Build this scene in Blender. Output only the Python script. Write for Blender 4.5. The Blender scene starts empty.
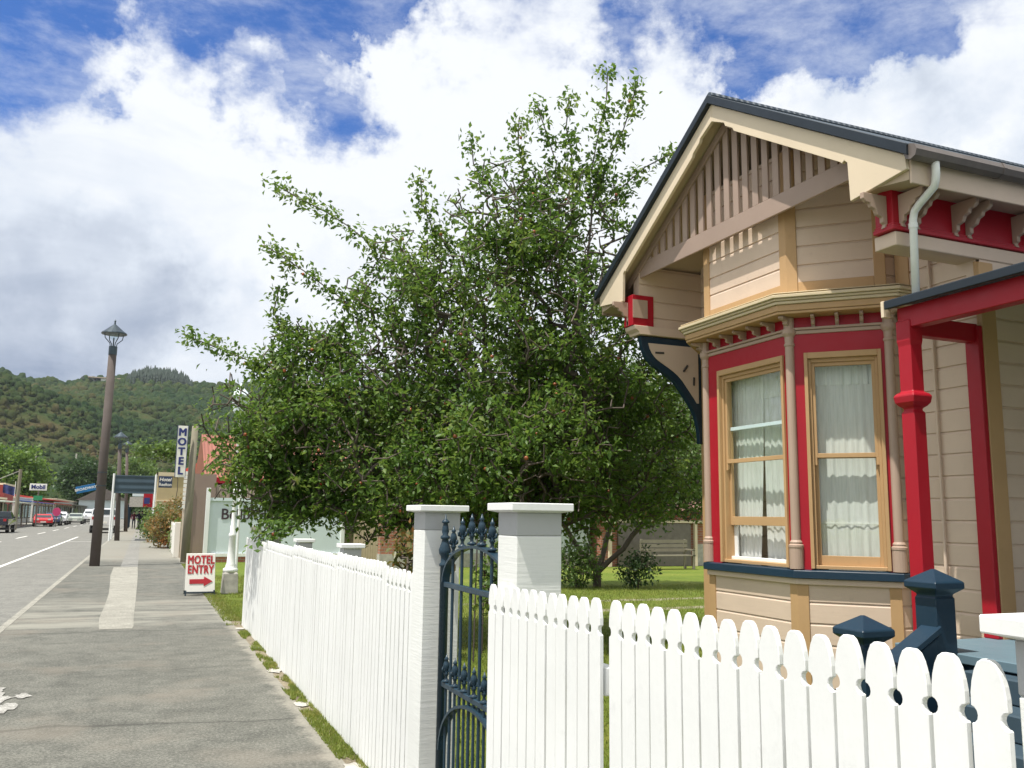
import bpy, bmesh, math, random
import numpy as np
from mathutils import Vector, Matrix
R_ = math.radians
scn = bpy.context.scene
COL = scn.collection

# ------------------------------------------------------------------ camera
cam_d = bpy.data.cameras.new('camera')
cam = bpy.data.objects.new('camera', cam_d); COL.objects.link(cam)
F = Vector((0.37715192, 0.91401768, 0.14942593)).normalized()
yaw = R_(22.42255541529517); roll = .0135
pitch = math.asin(F.z)
R0 = Vector((math.cos(yaw), -math.sin(yaw), 0)); U0 = R0.cross(F)
Rv = (R0*math.cos(roll) + U0*math.sin(roll)); Uv = (-R0*math.sin(roll) + U0*math.cos(roll))
cam.matrix_world = Matrix(((Rv.x, Uv.x, -F.x, 0), (Rv.y, Uv.y, -F.y, 0), (Rv.z, Uv.z, -F.z, 1.6), (0, 0, 0, 1)))
cam_d.sensor_width = 36; cam_d.lens = 880/1024*36
cam_d.clip_start = .05; cam_d.clip_end = 6000
scn.camera = cam

# ------------------------------------------------------------------ light, sky, exposure
SUN_EL = R_(69); SH = Vector((-.945, -.327, 0)).normalized()
sunv = Vector((SH.x*math.cos(SUN_EL), SH.y*math.cos(SUN_EL), math.sin(SUN_EL)))
sl = bpy.data.lights.new('sun', 'SUN'); sl.energy = 4.6; sl.angle = R_(.5); sl.color = (1, .955, .88)
so = bpy.data.objects.new('sun', sl); COL.objects.link(so)
so.rotation_euler = sunv.to_track_quat('Z', 'Y').to_euler(); so.location = (0, 0, 60)
scn.view_settings.view_transform = 'Standard'; scn.view_settings.look = 'None'
scn.view_settings.gamma = 1; scn.view_settings.use_curve_mapping = False
scn.view_settings.exposure = 0.4

world = bpy.data.worlds.new('World'); scn.world = world; world.use_nodes = True
wt = world.node_tree; wt.nodes.clear()
def wn(t, **k):
    n = wt.nodes.new(t)
    for a, b in k.items(): setattr(n, a, b)
    return n
wout = wn('ShaderNodeOutputWorld')
sky = wn('ShaderNodeTexSky', sky_type='NISHITA', sun_disc=False, sun_elevation=SUN_EL,
         sun_rotation=math.atan2(SH.x, SH.y), altitude=200, air_density=1.0, dust_density=.4, ozone_density=2.5)
bg = wn('ShaderNodeBackground'); bg.inputs[1].default_value = .085
hs = wn('ShaderNodeHueSaturation'); hs.inputs['Saturation'].default_value = 1.25
wt.links.new(sky.outputs[0], hs.inputs['Color']); skm = wn('ShaderNodeMix', data_type='RGBA', blend_type='MULTIPLY'); skm.inputs[0].default_value = 1; skm.inputs[7].default_value = (.80, .98, 1.36, 1)
wt.links.new(hs.outputs[0], skm.inputs[6]); wt.links.new(skm.outputs[2], bg.inputs[0])
tc = wn('ShaderNodeTexCoord')
def wmath(op, a, b=None, c=None, clamp=False):
    n = wn('ShaderNodeMath', operation=op, use_clamp=clamp)
    for i, v in enumerate((a, b, c)):
        if v is None: continue
        if isinstance(v, (int, float)): n.inputs[i].default_value = v
        else: wt.links.new(v, n.inputs[i])
    return n.outputs[0]
def pxdir(x, y):
    return (F + Rv*((x-512)/880) - Uv*((y-384)/880)).normalized()
DIRO = tc.outputs['Generated']
_w1 = wn('ShaderNodeTexNoise'); _w1.inputs['Scale'].default_value = 5; _w1.inputs['Detail'].default_value = 9; _w1.inputs['Roughness'].default_value = .62
wt.links.new(DIRO, _w1.inputs['Vector'])
_w2 = wn('ShaderNodeVectorMath', operation='MULTIPLY_ADD'); _w2.inputs[1].default_value = (.42, .42, .30); wt.links.new(_w1.outputs['Color'], _w2.inputs[0]); _w2.inputs[2].default_value = (-.21, -.21, -.15)
_w3 = wn('ShaderNodeVectorMath', operation='ADD'); wt.links.new(DIRO, _w3.inputs[0]); wt.links.new(_w2.outputs[0], _w3.inputs[1])
DIRW = _w3.outputs[0]
def blob(px, py, rad, strength):
    """soft patch of the sky dome round a fixed compass direction; rad in degrees"""
    d = pxdir(px, py)
    n = wn('ShaderNodeVectorMath', operation='DISTANCE'); n.inputs[1].default_value = d
    wt.links.new(DIRW, n.inputs[0])
    m = wn('ShaderNodeMapRange', interpolation_type='SMOOTHSTEP')
    m.inputs['From Min'].default_value = 0; m.inputs['From Max'].default_value = R_(rad)
    m.inputs['To Min'].default_value = strength; m.inputs['To Max'].default_value = 0
    wt.links.new(n.outputs['Value'], m.inputs['Value'])
    return m.outputs[0]
def wnoise(scale, detail=8, rough=.55, dist=0, off=(0, 0, 0), st=(1, 1, 2.2)):
    mp = wn('ShaderNodeMapping'); mp.inputs['Scale'].default_value = st; mp.inputs['Location'].default_value = off
    wt.links.new(DIRO, mp.inputs['Vector'])
    n = wn('ShaderNodeTexNoise'); n.inputs['Scale'].default_value = scale; n.inputs['Detail'].default_value = detail
    n.inputs['Roughness'].default_value = rough; n.inputs['Distortion'].default_value = dist
    wt.links.new(mp.outputs[0], n.inputs['Vector'])
    return n.outputs['Fac']
cl = wmath('ADD', wmath('MULTIPLY', wnoise(3.2, 10, .6, .4, (3.1, 1.7, .4)), .6), wmath('MULTIPLY', wnoise(11, 10, .68, .2, (1.1, .7, 4.4)), .4))
clear = None
for b in [(20, -10, 9, .40), (120, 8, 6, .30), (235, 15, 6.5, .34), (350, 8, 8, .48), (425, 12, 6, .36), (385, 90, 2.6, .36), (100, 75, 3.5, .18), (310, 130, 4, .2),
          (375, 155, 4.5, .34), (290, 120, 3, .12), (600, 20, 5, .2), (690, 20, 7, .42), (800, 5, 9, .52), (880, 25, 6, .44), (740, 60, 4, .2), (950, 10, 4, .16),
          (-200, -80, 16, .4), (400, -160, 17, .4), (900, -150, 16, .4)]:
    o = blob(*b); clear = o if clear is None else wmath('ADD', clear, o)
dens = wmath('ADD', wmath('SUBTRACT', cl, clear), .265)
mask = wn('ShaderNodeMapRange', interpolation_type='SMOOTHSTEP')
mask.inputs['From Min'].default_value = .34; mask.inputs['From Max'].default_value = .68
wt.links.new(dens, mask.inputs['Value'])
# cloud shade: white tops, blue grey bases low in the sky
sh = wnoise(4.2, 10, .6, .5, (7.3, .2, 2.2))
grey = None
for b in [(190, 305, 7, .62), (50, 335, 11, .50), (-60, 250, 10, .25), (70, 130, 6, .08), (900, 120, 6, .42), (1010, 150, 5, .45), (960, 90, 6, .15), (820, 95, 4, .1), (-400, 200, 30, .4), (110, 225, 3, .16), (330, 240, 4, .14), (500, 250, 8, .15)]:
    o = blob(*b); grey = o if grey is None else wmath('ADD', grey, o)
sep = wn('ShaderNodeSeparateXYZ'); wt.links.new(DIRO, sep.inputs[0])
low = wn('ShaderNodeMapRange'); low.inputs['From Min'].default_value = .3; low.inputs['From Max'].default_value = .12
low.inputs['To Max'].default_value = .30; wt.links.new(sep.outputs['Z'], low.inputs['Value'])
gsum = wmath('ADD', wmath('ADD', grey, low.outputs[0]), wmath('MULTIPLY', wmath('SUBTRACT', sh, .53), 1.25))
cr = wn('ShaderNodeValToRGB')
cr.color_ramp.elements[0].position = 0; cr.color_ramp.elements[0].color = (.93, .96, 1, 1)
cr.color_ramp.elements[1].position = 1; cr.color_ramp.elements[1].color = (.30, .365, .50, 1)
e = cr.color_ramp.elements.new(.35); e.color = (.74, .80, .89, 1)
wt.links.new(gsum, cr.inputs[0])
bgc = wn('ShaderNodeBackground'); bgc.inputs[1].default_value = .80
wt.links.new(cr.outputs[0], bgc.inputs[0])
mixw = wn('ShaderNodeMixShader')
veil = wmath('MULTIPLY', wnoise(5.5, 11, .66, .15, (5.1, 2.7, 1.4), (1, 1.3, 2.6)), 1)
vm = wn('ShaderNodeMapRange', interpolation_type='SMOOTHSTEP'); vm.inputs['From Min'].default_value = .40; vm.inputs['From Max'].default_value = .70; vm.inputs['To Max'].default_value = .5
wt.links.new(veil, vm.inputs['Value']); mmax = wmath('MAXIMUM', mask.outputs[0], vm.outputs[0])
wt.links.new(mmax, mixw.inputs[0]); wt.links.new(bg.outputs[0], mixw.inputs[1]); wt.links.new(bgc.outputs[0], mixw.inputs[2])
wt.links.new(mixw.outputs[0], wout.inputs[0])

# ------------------------------------------------------------------ materials
MATS = {}
def newmat(name):
    m = bpy.data.materials.new(name); m.use_nodes = True; nt = m.node_tree
    b = nt.nodes['Principled BSDF']; MATS[name] = m
    return m, nt, b
def nd(nt, t, **k):
    n = nt.nodes.new(t)
    for a, v in k.items(): setattr(n, a, v)
    return n
def pos(nt):
    return nd(nt, 'ShaderNodeNewGeometry').outputs['Position']
def noise(nt, vec, scale, detail=4, rough=.55, st=None, dist=0):
    if st:
        mp = nd(nt, 'ShaderNodeMapping'); mp.inputs['Scale'].default_value = st; nt.links.new(vec, mp.inputs[0]); vec = mp.outputs[0]
    n = nd(nt, 'ShaderNodeTexNoise'); n.inputs['Scale'].default_value = scale; n.inputs['Detail'].default_value = detail
    n.inputs['Roughness'].default_value = rough; n.inputs['Distortion'].default_value = dist
    nt.links.new(vec, n.inputs['Vector']); return n.outputs['Fac']
def ramp(nt, fac, stops):
    r = nd(nt, 'ShaderNodeValToRGB'); els = r.color_ramp.elements
    els[0].position, els[0].color = stops[0][0], (*stops[0][1], 1)
    els[1].position, els[1].color = stops[-1][0], (*stops[-1][1], 1)
    for p, c in stops[1:-1]: q = els.new(p); q.color = (*c, 1)
    nt.links.new(fac, r.inputs[0]); return r.outputs[0]
def mixc(nt, fac, a, b):
    n = nd(nt, 'ShaderNodeMix', data_type='RGBA')
    for i, v in ((0, fac), (6, a), (7, b)):
        if isinstance(v, (int, float)): n.inputs[i].default_value = v
        elif isinstance(v, tuple): n.inputs[i].default_value = (*v, 1)
        else: nt.links.new(v, n.inputs[i])
    return n.outputs[2]
def mth(nt, op, a, b=None, clamp=False):
    n = nd(nt, 'ShaderNodeMath', operation=op, use_clamp=clamp)
    for i, v in enumerate((a, b)):
        if v is None: continue
        if isinstance(v, (int, float)): n.inputs[i].default_value = v
        else: nt.links.new(v, n.inputs[i])
    return n.outputs[0]
def rng(nt, v, a, b, c=0, d=1):
    n = nd(nt, 'ShaderNodeMapRange', interpolation_type='SMOOTHSTEP')
    for i, x in zip(('From Min', 'From Max', 'To Min', 'To Max'), (a, b, c, d)): n.inputs[i].default_value = x
    nt.links.new(v, n.inputs['Value']); return n.outputs[0]
def bump(nt, b, h, dist=.005, strength=.5):
    n = nd(nt, 'ShaderNodeBump'); n.inputs['Strength'].default_value = strength; n.inputs['Distance'].default_value = dist
    nt.links.new(h, n.inputs['Height']); nt.links.new(n.outputs[0], b.inputs['Normal'])
def mulc(c, k): return tuple(min(1, x*k) for x in c)
def paint(name, c, rough=.45, var=.10, grain=.3, dirt=.12, gst=(30, 30, 3)):
    """brushed house paint: slow tone drift, fine grain, a little grime"""
    m, nt, b = newmat(name); p = pos(nt)
    n1 = noise(nt, p, 1.7, 5); n2 = noise(nt, p, 1, 4, .6, gst)
    col = ramp(nt, n1, [(.25, mulc(c, 1-var)), (.75, mulc(c, 1+var*.5))])
    n3 = noise(nt, p, 9, 8, .7)
    col = mixc(nt, rng(nt, n3, .56, .8, 0, dirt), col, mulc(c, .45))
    nt.links.new(col, b.inputs['Base Color'])
    nt.links.new(rng(nt, n3, .2, .8, rough-.08, rough+.15), b.inputs['Roughness'])
    bump(nt, b, mth(nt, 'ADD', n2, mth(nt, 'MULTIPLY', n3, .5)), .003, grain)
    b.inputs['Specular IOR Level'].default_value = .35
    return m
def plain(name, c, rough=.5, metal=0, var=.15, sc=6):
    m, nt, b = newmat(name); p = pos(nt)
    nt.links.new(ramp(nt, noise(nt, p, sc, 5), [(.3, mulc(c, 1-var)), (.7, mulc(c, 1+var))]), b.inputs['Base Color'])
    b.inputs['Roughness'].default_value = rough; b.inputs['Metallic'].default_value = metal
    return m
WHITE = paint('white_paint', (.80, .81, .79), .5, .07, .6, .22)
POSTW = paint('white_brick_paint', (.76, .77, .74), .6, .07, .2, .18)
FLASH = paint('roof_flashing_paint', (.016, .024, .034), .4, .15, .2, .15)
COLLAR = paint('grey_collar_paint', (.42, .43, .43), .6, .08, .3, .2)
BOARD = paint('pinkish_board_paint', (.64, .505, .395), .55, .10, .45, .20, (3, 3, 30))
TAN = paint('tan_trim_paint', (.48, .305, .15), .5, .10, .4, .2)
RED = paint('red_paint', (.37, .008, .020), .38, .10, .2, .08)
NAVY = paint('navy_paint', (.014, .036, .062), .35, .15, .2, .10)
MAUVE = paint('mauve_paint', (.42, .305, .235), .5, .08, .25, .12)
SLAT = paint('brown_slat_paint', (.36, .265, .215), .55, .08, .3, .12)
CREAM = paint('cream_barge_paint', (.70, .585, .43), .45, .05, .2, .10)
CORN = paint('cornice_paint', (.60, .50, .33), .45, .06, .2, .14)
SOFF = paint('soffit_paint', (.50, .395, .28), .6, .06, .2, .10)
PIPEW = plain('downpipe_plastic', (.74, .76, .72), .35, 0, .06)
GUTM = plain('gutter_metal', (.16, .135, .12), .4, .3)
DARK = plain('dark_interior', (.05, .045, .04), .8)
IRON = paint('blue_iron_paint', (.020, .045, .068), .3, .2, .4, .15)
CONC = plain('concrete', (.40, .38, .34), .85, 0, .2, 9)
WOODP = paint('weathered_pole_wood', (.105, .086, .078), .8, .25, .9, .3, (40, 40, 1.5))
WOODG = paint('grey_pole_wood', (.22, .20, .145), .8, .2, .9, .3, (40, 40, 1.5))
METAL = plain('dark_lamp_metal', (.05, .07, .085), .4, .5)
SIGNW = paint('sign_white', (.78, .76, .70), .45, .05, .1, .2)
SIGNR = plain('sign_red', (.42, .02, .03), .5)
SIGNB = plain('sign_blue', (.02, .03, .16), .5)
BLACK = plain('black_rubber', (.02, .02, .02), .6)
PALEG = paint('pale_green_sign', (.60, .68, .70), .5, .05, .1, .15)
TEXTD = plain('dark_lettering', (.05, .03, .04), .6)
BRICK = None

def glass_mat(name, tint=(.965, 1, .985), rough=.02, mixf=.13):
    m, nt, b = newmat(name); nt.nodes.remove(b); out = nt.nodes['Material Output']
    g = nd(nt, 'ShaderNodeBsdfGlossy'); g.inputs['Roughness'].default_value = rough; g.inputs['Color'].default_value = (.85, .95, .95, 1)
    t = nd(nt, 'ShaderNodeBsdfTransparent'); t.inputs['Color'].default_value = (*tint, 1)
    lw = nd(nt, 'ShaderNodeLayerWeight'); lw.inputs['Blend'].default_value = .35
    fr_ = nd(nt, 'ShaderNodeFresnel'); fr_.inputs['IOR'].default_value = 1.42; f = mth(nt, 'MULTIPLY', mth(nt, 'MULTIPLY', fr_.outputs[0], 1.5, True), mth(nt, 'SUBTRACT', 1, nd(nt, 'ShaderNodeNewGeometry').outputs['Backfacing']))
    wv = noise(nt, pos(nt), 3.5, 2); bp = nd(nt, 'ShaderNodeBump'); bp.inputs['Strength'].default_value = .15; bp.inputs['Distance'].default_value = .02
    nt.links.new(wv, bp.inputs['Height']); nt.links.new(bp.outputs[0], g.inputs['Normal'])
    mx = nd(nt, 'ShaderNodeMixShader'); nt.links.new(f, mx.inputs[0]); nt.links.new(t.outputs[0], mx.inputs[1]); nt.links.new(g.outputs[0], mx.inputs[2])
    nt.links.new(mx.outputs[0], out.inputs[0]); return m
GLASS = glass_mat('window_glass')
def cloth_mat():
    m, nt, b = newmat('sheer_curtain'); out = nt.nodes['Material Output']; p = pos(nt)
    col = ramp(nt, noise(nt, p, 1, 4, .6, (60, 60, 4)), [(.3, (.74, .76, .71)), (.7, (.90, .91, .87))]); nt.links.new(col, b.inputs['Base Color'])  # vertical tone streaks paint the shading of fine folds into the cloth
    b.inputs['Roughness'].default_value = .9
    tl = nd(nt, 'ShaderNodeBsdfTranslucent'); nt.links.new(col, tl.inputs[0])
    mx = nd(nt, 'ShaderNodeMixShader'); mx.inputs[0].default_value = .35
    nt.links.new(b.outputs[0], mx.inputs[1]); nt.links.new(tl.outputs[0], mx.inputs[2]); nt.links.new(mx.outputs[0], out.inputs[0]); return m
CLOTH = cloth_mat()
def leaf_mat(name, stops, trans=.35, rough=.42, sc=2.5):
    m, nt, b = newmat(name); out = nt.nodes['Material Output']; p = pos(nt)
    n1 = noise(nt, p, sc, 3); n2 = noise(nt, p, 23, 2)
    col = ramp(nt, mth(nt, 'ADD', mth(nt, 'MULTIPLY', n1, .5), mth(nt, 'MULTIPLY', n2, .5)), stops)
    nt.links.new(col, b.inputs['Base Color']); b.inputs['Roughness'].default_value = rough; b.inputs['Specular IOR Level'].default_value = .4
    tl = nd(nt, 'ShaderNodeBsdfTranslucent')
    hsn = nd(nt, 'ShaderNodeHueSaturation'); hsn.inputs['Value'].default_value = 1.6; hsn.inputs['Hue'].default_value = .485
    nt.links.new(col, hsn.inputs['Color']); nt.links.new(hsn.outputs[0], tl.inputs[0])
    mx = nd(nt, 'ShaderNodeMixShader'); mx.inputs[0].default_value = trans
    nt.links.new(b.outputs[0], mx.inputs[1]); nt.links.new(tl.outputs[0], mx.inputs[2]); nt.links.new(mx.outputs[0], out.inputs[0]); return m
LEAF = leaf_mat('apple_leaf', [(.3, (.034, .085, .012)), (.43, (.068, .145, .020)), (.55, (.115, .195, .034)), (.67, (.21, .25, .06))], .42, .5)
LEAFD = leaf_mat('dark_leaf', [(.3, (.018, .042, .014)), (.5, (.035, .075, .02)), (.72, (.075, .12, .03))])
LEAFL = leaf_mat('light_leaf', [(.3, (.05, .10, .022)), (.5, (.09, .16, .035)), (.72, (.20, .24, .06))])
LEAFR = leaf_mat('rust_leaf', [(.3, (.05, .08, .02)), (.48, (.13, .14, .04)), (.58, (.30, .14, .04)), (.72, (.40, .10, .03))], sc=1.5)
PINE = leaf_mat('pine_needle', [(.3, (.007, .020, .012)), (.7, (.018, .036, .020))], .1, .7)
BARK = paint('grey_brown_bark', (.12, .098, .08), .85, .3, .9, .35, (25, 25, 6))
APPLE = plain('apple_skin', (.30, .085, .03), .35, 0, .5, 3)

def asphalt(name, c, light, joints=False, specks=1):
    m, nt, b = newmat(name); p = pos(nt)
    n1 = noise(nt, p, .55, 6, .6); n2 = noise(nt, p, 7, 6, .65); n3 = noise(nt, p, 45, 6, .85); n4 = noise(nt, p, 3.1, 8, .75)
    col = ramp(nt, mth(nt, 'ADD', mth(nt, 'MULTIPLY', n1, .65), mth(nt, 'MULTIPLY', n2, .35)), [(.3, c), (.7, light)])
    col = mixc(nt, rng(nt, n4, .47, .62, 0, .45), col, mulc(light, 1.15)); col = mixc(nt, rng(nt, n4, .50, .36, 0, .5), col, mulc(c, .72)); col = mixc(nt, rng(nt, n3, .44, .60, .0, .65), col, mulc(c, .42)); col = mixc(nt, rng(nt, n3, .50, .34, .0, .45), col, mulc(light, 1.5))
    v = nd(nt, 'ShaderNodeTexVoronoi'); v.inputs['Scale'].default_value = 75; nt.links.new(p, v.inputs['Vector'])
    col = mixc(nt, mth(nt, 'MULTIPLY', rng(nt, v.outputs['Distance'], .26, .12), mth(nt, 'MULTIPLY', rng(nt, noise(nt, p, 40, 2), .5, .62), .5*specks)), col, (.50, .48, .42))
    if joints:
        sp = nd(nt, 'ShaderNodeSeparateXYZ'); nt.links.new(p, sp.inputs[0]); X, Y = sp.outputs[0], sp.outputs[1]
        wob = mth(nt, 'MULTIPLY', mth(nt, 'SUBTRACT', noise(nt, p, 1.5, 5), .5), .5)
        yy = mth(nt, 'ADD', Y, wob)
        for y0, sl_, wd, st in ((13.35, .02, .05, .6), (10.1, .06, .035, .3), (7.55, .14, .045, .5), (19.6, .0, .05, .55), (24.5, 0, .05, .4), (31, 0, .08, .5), (5.1, .1, .03, .2)):
            dd = mth(nt, 'ABSOLUTE', mth(nt, 'SUBTRACT', mth(nt, 'SUBTRACT', yy, mth(nt, 'MULTIPLY', X, -sl_)), y0))
            col = mixc(nt, mth(nt, 'MULTIPLY', rng(nt, dd, wd, wd*.2), st), col, mulc(c, .35))
        # dusty vehicle crossing, and the older greyer asphalt nearer by
        bandf = mth(nt, 'MULTIPLY', rng(nt, yy, 13.5, 14.2), rng(nt, yy, 19.4, 16.8))
        col = mixc(nt, mth(nt, 'MULTIPLY', mth(nt, 'MULTIPLY', bandf, rng(nt, noise(nt, p, 1, 5, .6, (.5, 2.2, 1)), .35, .66)), .6), col, (.33, .32, .27))
        far = rng(nt, yy, 31, 34); col = mixc(nt, mth(nt, 'MULTIPLY', far, .6), col, (.29, .28, .24))
        # brownish drift
        col = mixc(nt, rng(nt, noise(nt, p, .9, 3), .5, .75, 0, .5), col, mulc((.215, .19, .155), 1))
        edge = rng(nt, mth(nt, 'ADD', X, mth(nt, 'MULTIPLY', mth(nt, 'SUBTRACT', n4, .5), .5)), 1.17, 1.30, 0, .5)
        col = mixc(nt, edge, col, (.36, .335, .28))
    nt.links.new(col, b.inputs['Base Color']); b.inputs['Roughness'].default_value = .9; b.inputs['Specular IOR Level'].default_value = .25
    h = mth(nt, 'ADD', n3, mth(nt, 'MULTIPLY', n2, 1.5)); bump(nt, b, h, .006, .6)
    return m
PATH = asphalt('footpath_asphalt', (.098, .100, .087), (.188, .186, .160), True)
ROADM = asphalt('road_chipseal', (.17, .17, .155), (.235, .23, .205), False, .3)
PATCH = asphalt('concrete_patch', (.26, .25, .215), (.36, .35, .30), False, .6)
PATCHS = asphalt('worn_paint', (.26, .255, .23), (.46, .45, .42), False, .6)
PATCHG = asphalt('grey_patch', (.20, .20, .185), (.28, .275, .25), False, .6)
def grassm():
    m, nt, b = newmat('lawn_grass'); p = pos(nt)
    n1 = noise(nt, p, .5, 5, .6); n2 = noise(nt, p, 9, 6, .7); n3 = noise(nt, p, 60, 4, .7, (1, 1, .3))
    f = mth(nt, 'ADD', mth(nt, 'MULTIPLY', n1, .45), mth(nt, 'ADD', mth(nt, 'MULTIPLY', n2, .3), mth(nt, 'MULTIPLY', n3, .25)))
    col = ramp(nt, f, [(.32, (.085, .13, .015)), (.48, (.155, .215, .028)), (.60, (.25, .27, .05)), (.72, (.34, .30, .11))])
    sp = nd(nt, 'ShaderNodeSeparateXYZ'); nt.links.new(p, sp.inputs[0]); X, Y = sp.outputs[0], sp.outputs[1]
    for y0 in (14.15, 15.75):   # two worn wheel tracks
        dd = mth(nt, 'ABSOLUTE', mth(nt, 'SUBTRACT', mth(nt, 'ADD', Y, mth(nt, 'MULTIPLY', mth(nt, 'SUBTRACT', noise(nt, p, 1.2, 5), .5), .5)), y0))
        col = mixc(nt, mth(nt, 'MULTIPLY', mth(nt, 'MULTIPLY', rng(nt, dd, .26, .12), rng(nt, n2, .3, .5)), rng(nt, X, 5.0, 6.5)), col, (.42, .38, .28))
    nt.links.new(col, b.inputs['Base Color']); b.inputs['Roughness'].default_value = .8; b.inputs['Specular IOR Level'].default_value = .2
    bump(nt, b, mth(nt, 'ADD', n3, n2), .05, .9); return m
GRASS = grassm()
SOIL = asphalt('dry_soil', (.16, .13, .09), (.30, .26, .18), False, .8)
def hillm():
    m, nt, b = newmat('bush_hillside'); p = pos(nt)
    n1 = noise(nt, p, .012, 5, .55); n2 = noise(nt, p, .09, 4, .6)
    f = mth(nt, 'ADD', mth(nt, 'MULTIPLY', n1, .6), mth(nt, 'MULTIPLY', n2, .4))
    col = ramp(nt, f, [(.30, (.014, .038, .016)), (.42, (.027, .056, .018)), (.52, (.050, .076, .022)), (.59, (.080, .082, .028)), (.68, (.115, .082, .040))])
    nt.links.new(col, b.inputs['Base Color']); b.inputs['Roughness'].default_value = .9; b.inputs['Specular IOR Level'].default_value = .1
    bump(nt, b, noise(nt, p, .6, 5, .7), 2.5, 1); return m
HILL = hillm()
def corrug(name, c, axis='X', pitch=.076, rough=.4):
    m, nt, b = newmat(name); p = pos(nt)
    sp = nd(nt, 'ShaderNodeSeparateXYZ'); nt.links.new(p, sp.inputs[0])
    w = mth(nt, 'SINE', mth(nt, 'MULTIPLY', sp.outputs['XYZ'.index(axis)], 2*math.pi/pitch))
    n1 = noise(nt, p, 1.2, 6); nt.links.new(ramp(nt, n1, [(.3, mulc(c, .85)), (.7, mulc(c, 1.12))]), b.inputs['Base Color'])
    b.inputs['Roughness'].default_value = rough; bump(nt, b, w, .012, 1); return m
ROOFM = corrug('blue_roof_iron', (.045, .065, .09), 'X', rough=.6)
def brick(name, c1, c2, mortar, sx=4.2, sy=11.5, rough=.85):
    m, nt, b = newmat(name); p = pos(nt)
    sp = nd(nt, 'ShaderNodeSeparateXYZ'); nt.links.new(p, sp.inputs[0]); cb = nd(nt, 'ShaderNodeCombineXYZ')
    nt.links.new(mth(nt, 'ADD', sp.outputs[0], sp.outputs[1]), cb.inputs[0]); nt.links.new(sp.outputs[2], cb.inputs[1])
    t = nd(nt, 'ShaderNodeTexBrick'); nt.links.new(cb.outputs[0], t.inputs['Vector']); t.inputs['Scale'].default_value = 1
    t.inputs['Brick Width'].default_value = 1/sx; t.inputs['Row Height'].default_value = 1/sy; t.inputs['Mortar Size'].default_value = .008
    t.inputs['Color1'].default_value = (*c1, 1); t.inputs['Color2'].default_value = (*c2, 1); t.inputs['Mortar'].default_value = (*mortar, 1)
    nt.links.new(t.outputs['Color'], b.inputs['Base Color']); b.inputs['Roughness'].default_value = rough
    inv = mth(nt, 'SUBTRACT', 1, t.outputs['Fac']); bump(nt, b, mth(nt, 'ADD', inv, mth(nt, 'MULTIPLY', noise(nt, p, 30, 4), .5)), .006, .7); return m
BRICK = brick('red_brick', (.30, .10, .06), (.36, .15, .09), (.3, .27, .23))
WBRICK = paint('rough_sawn_white', (.76, .77, .74), .6, .07, .5, .16, (5, 5, 75))

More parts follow.
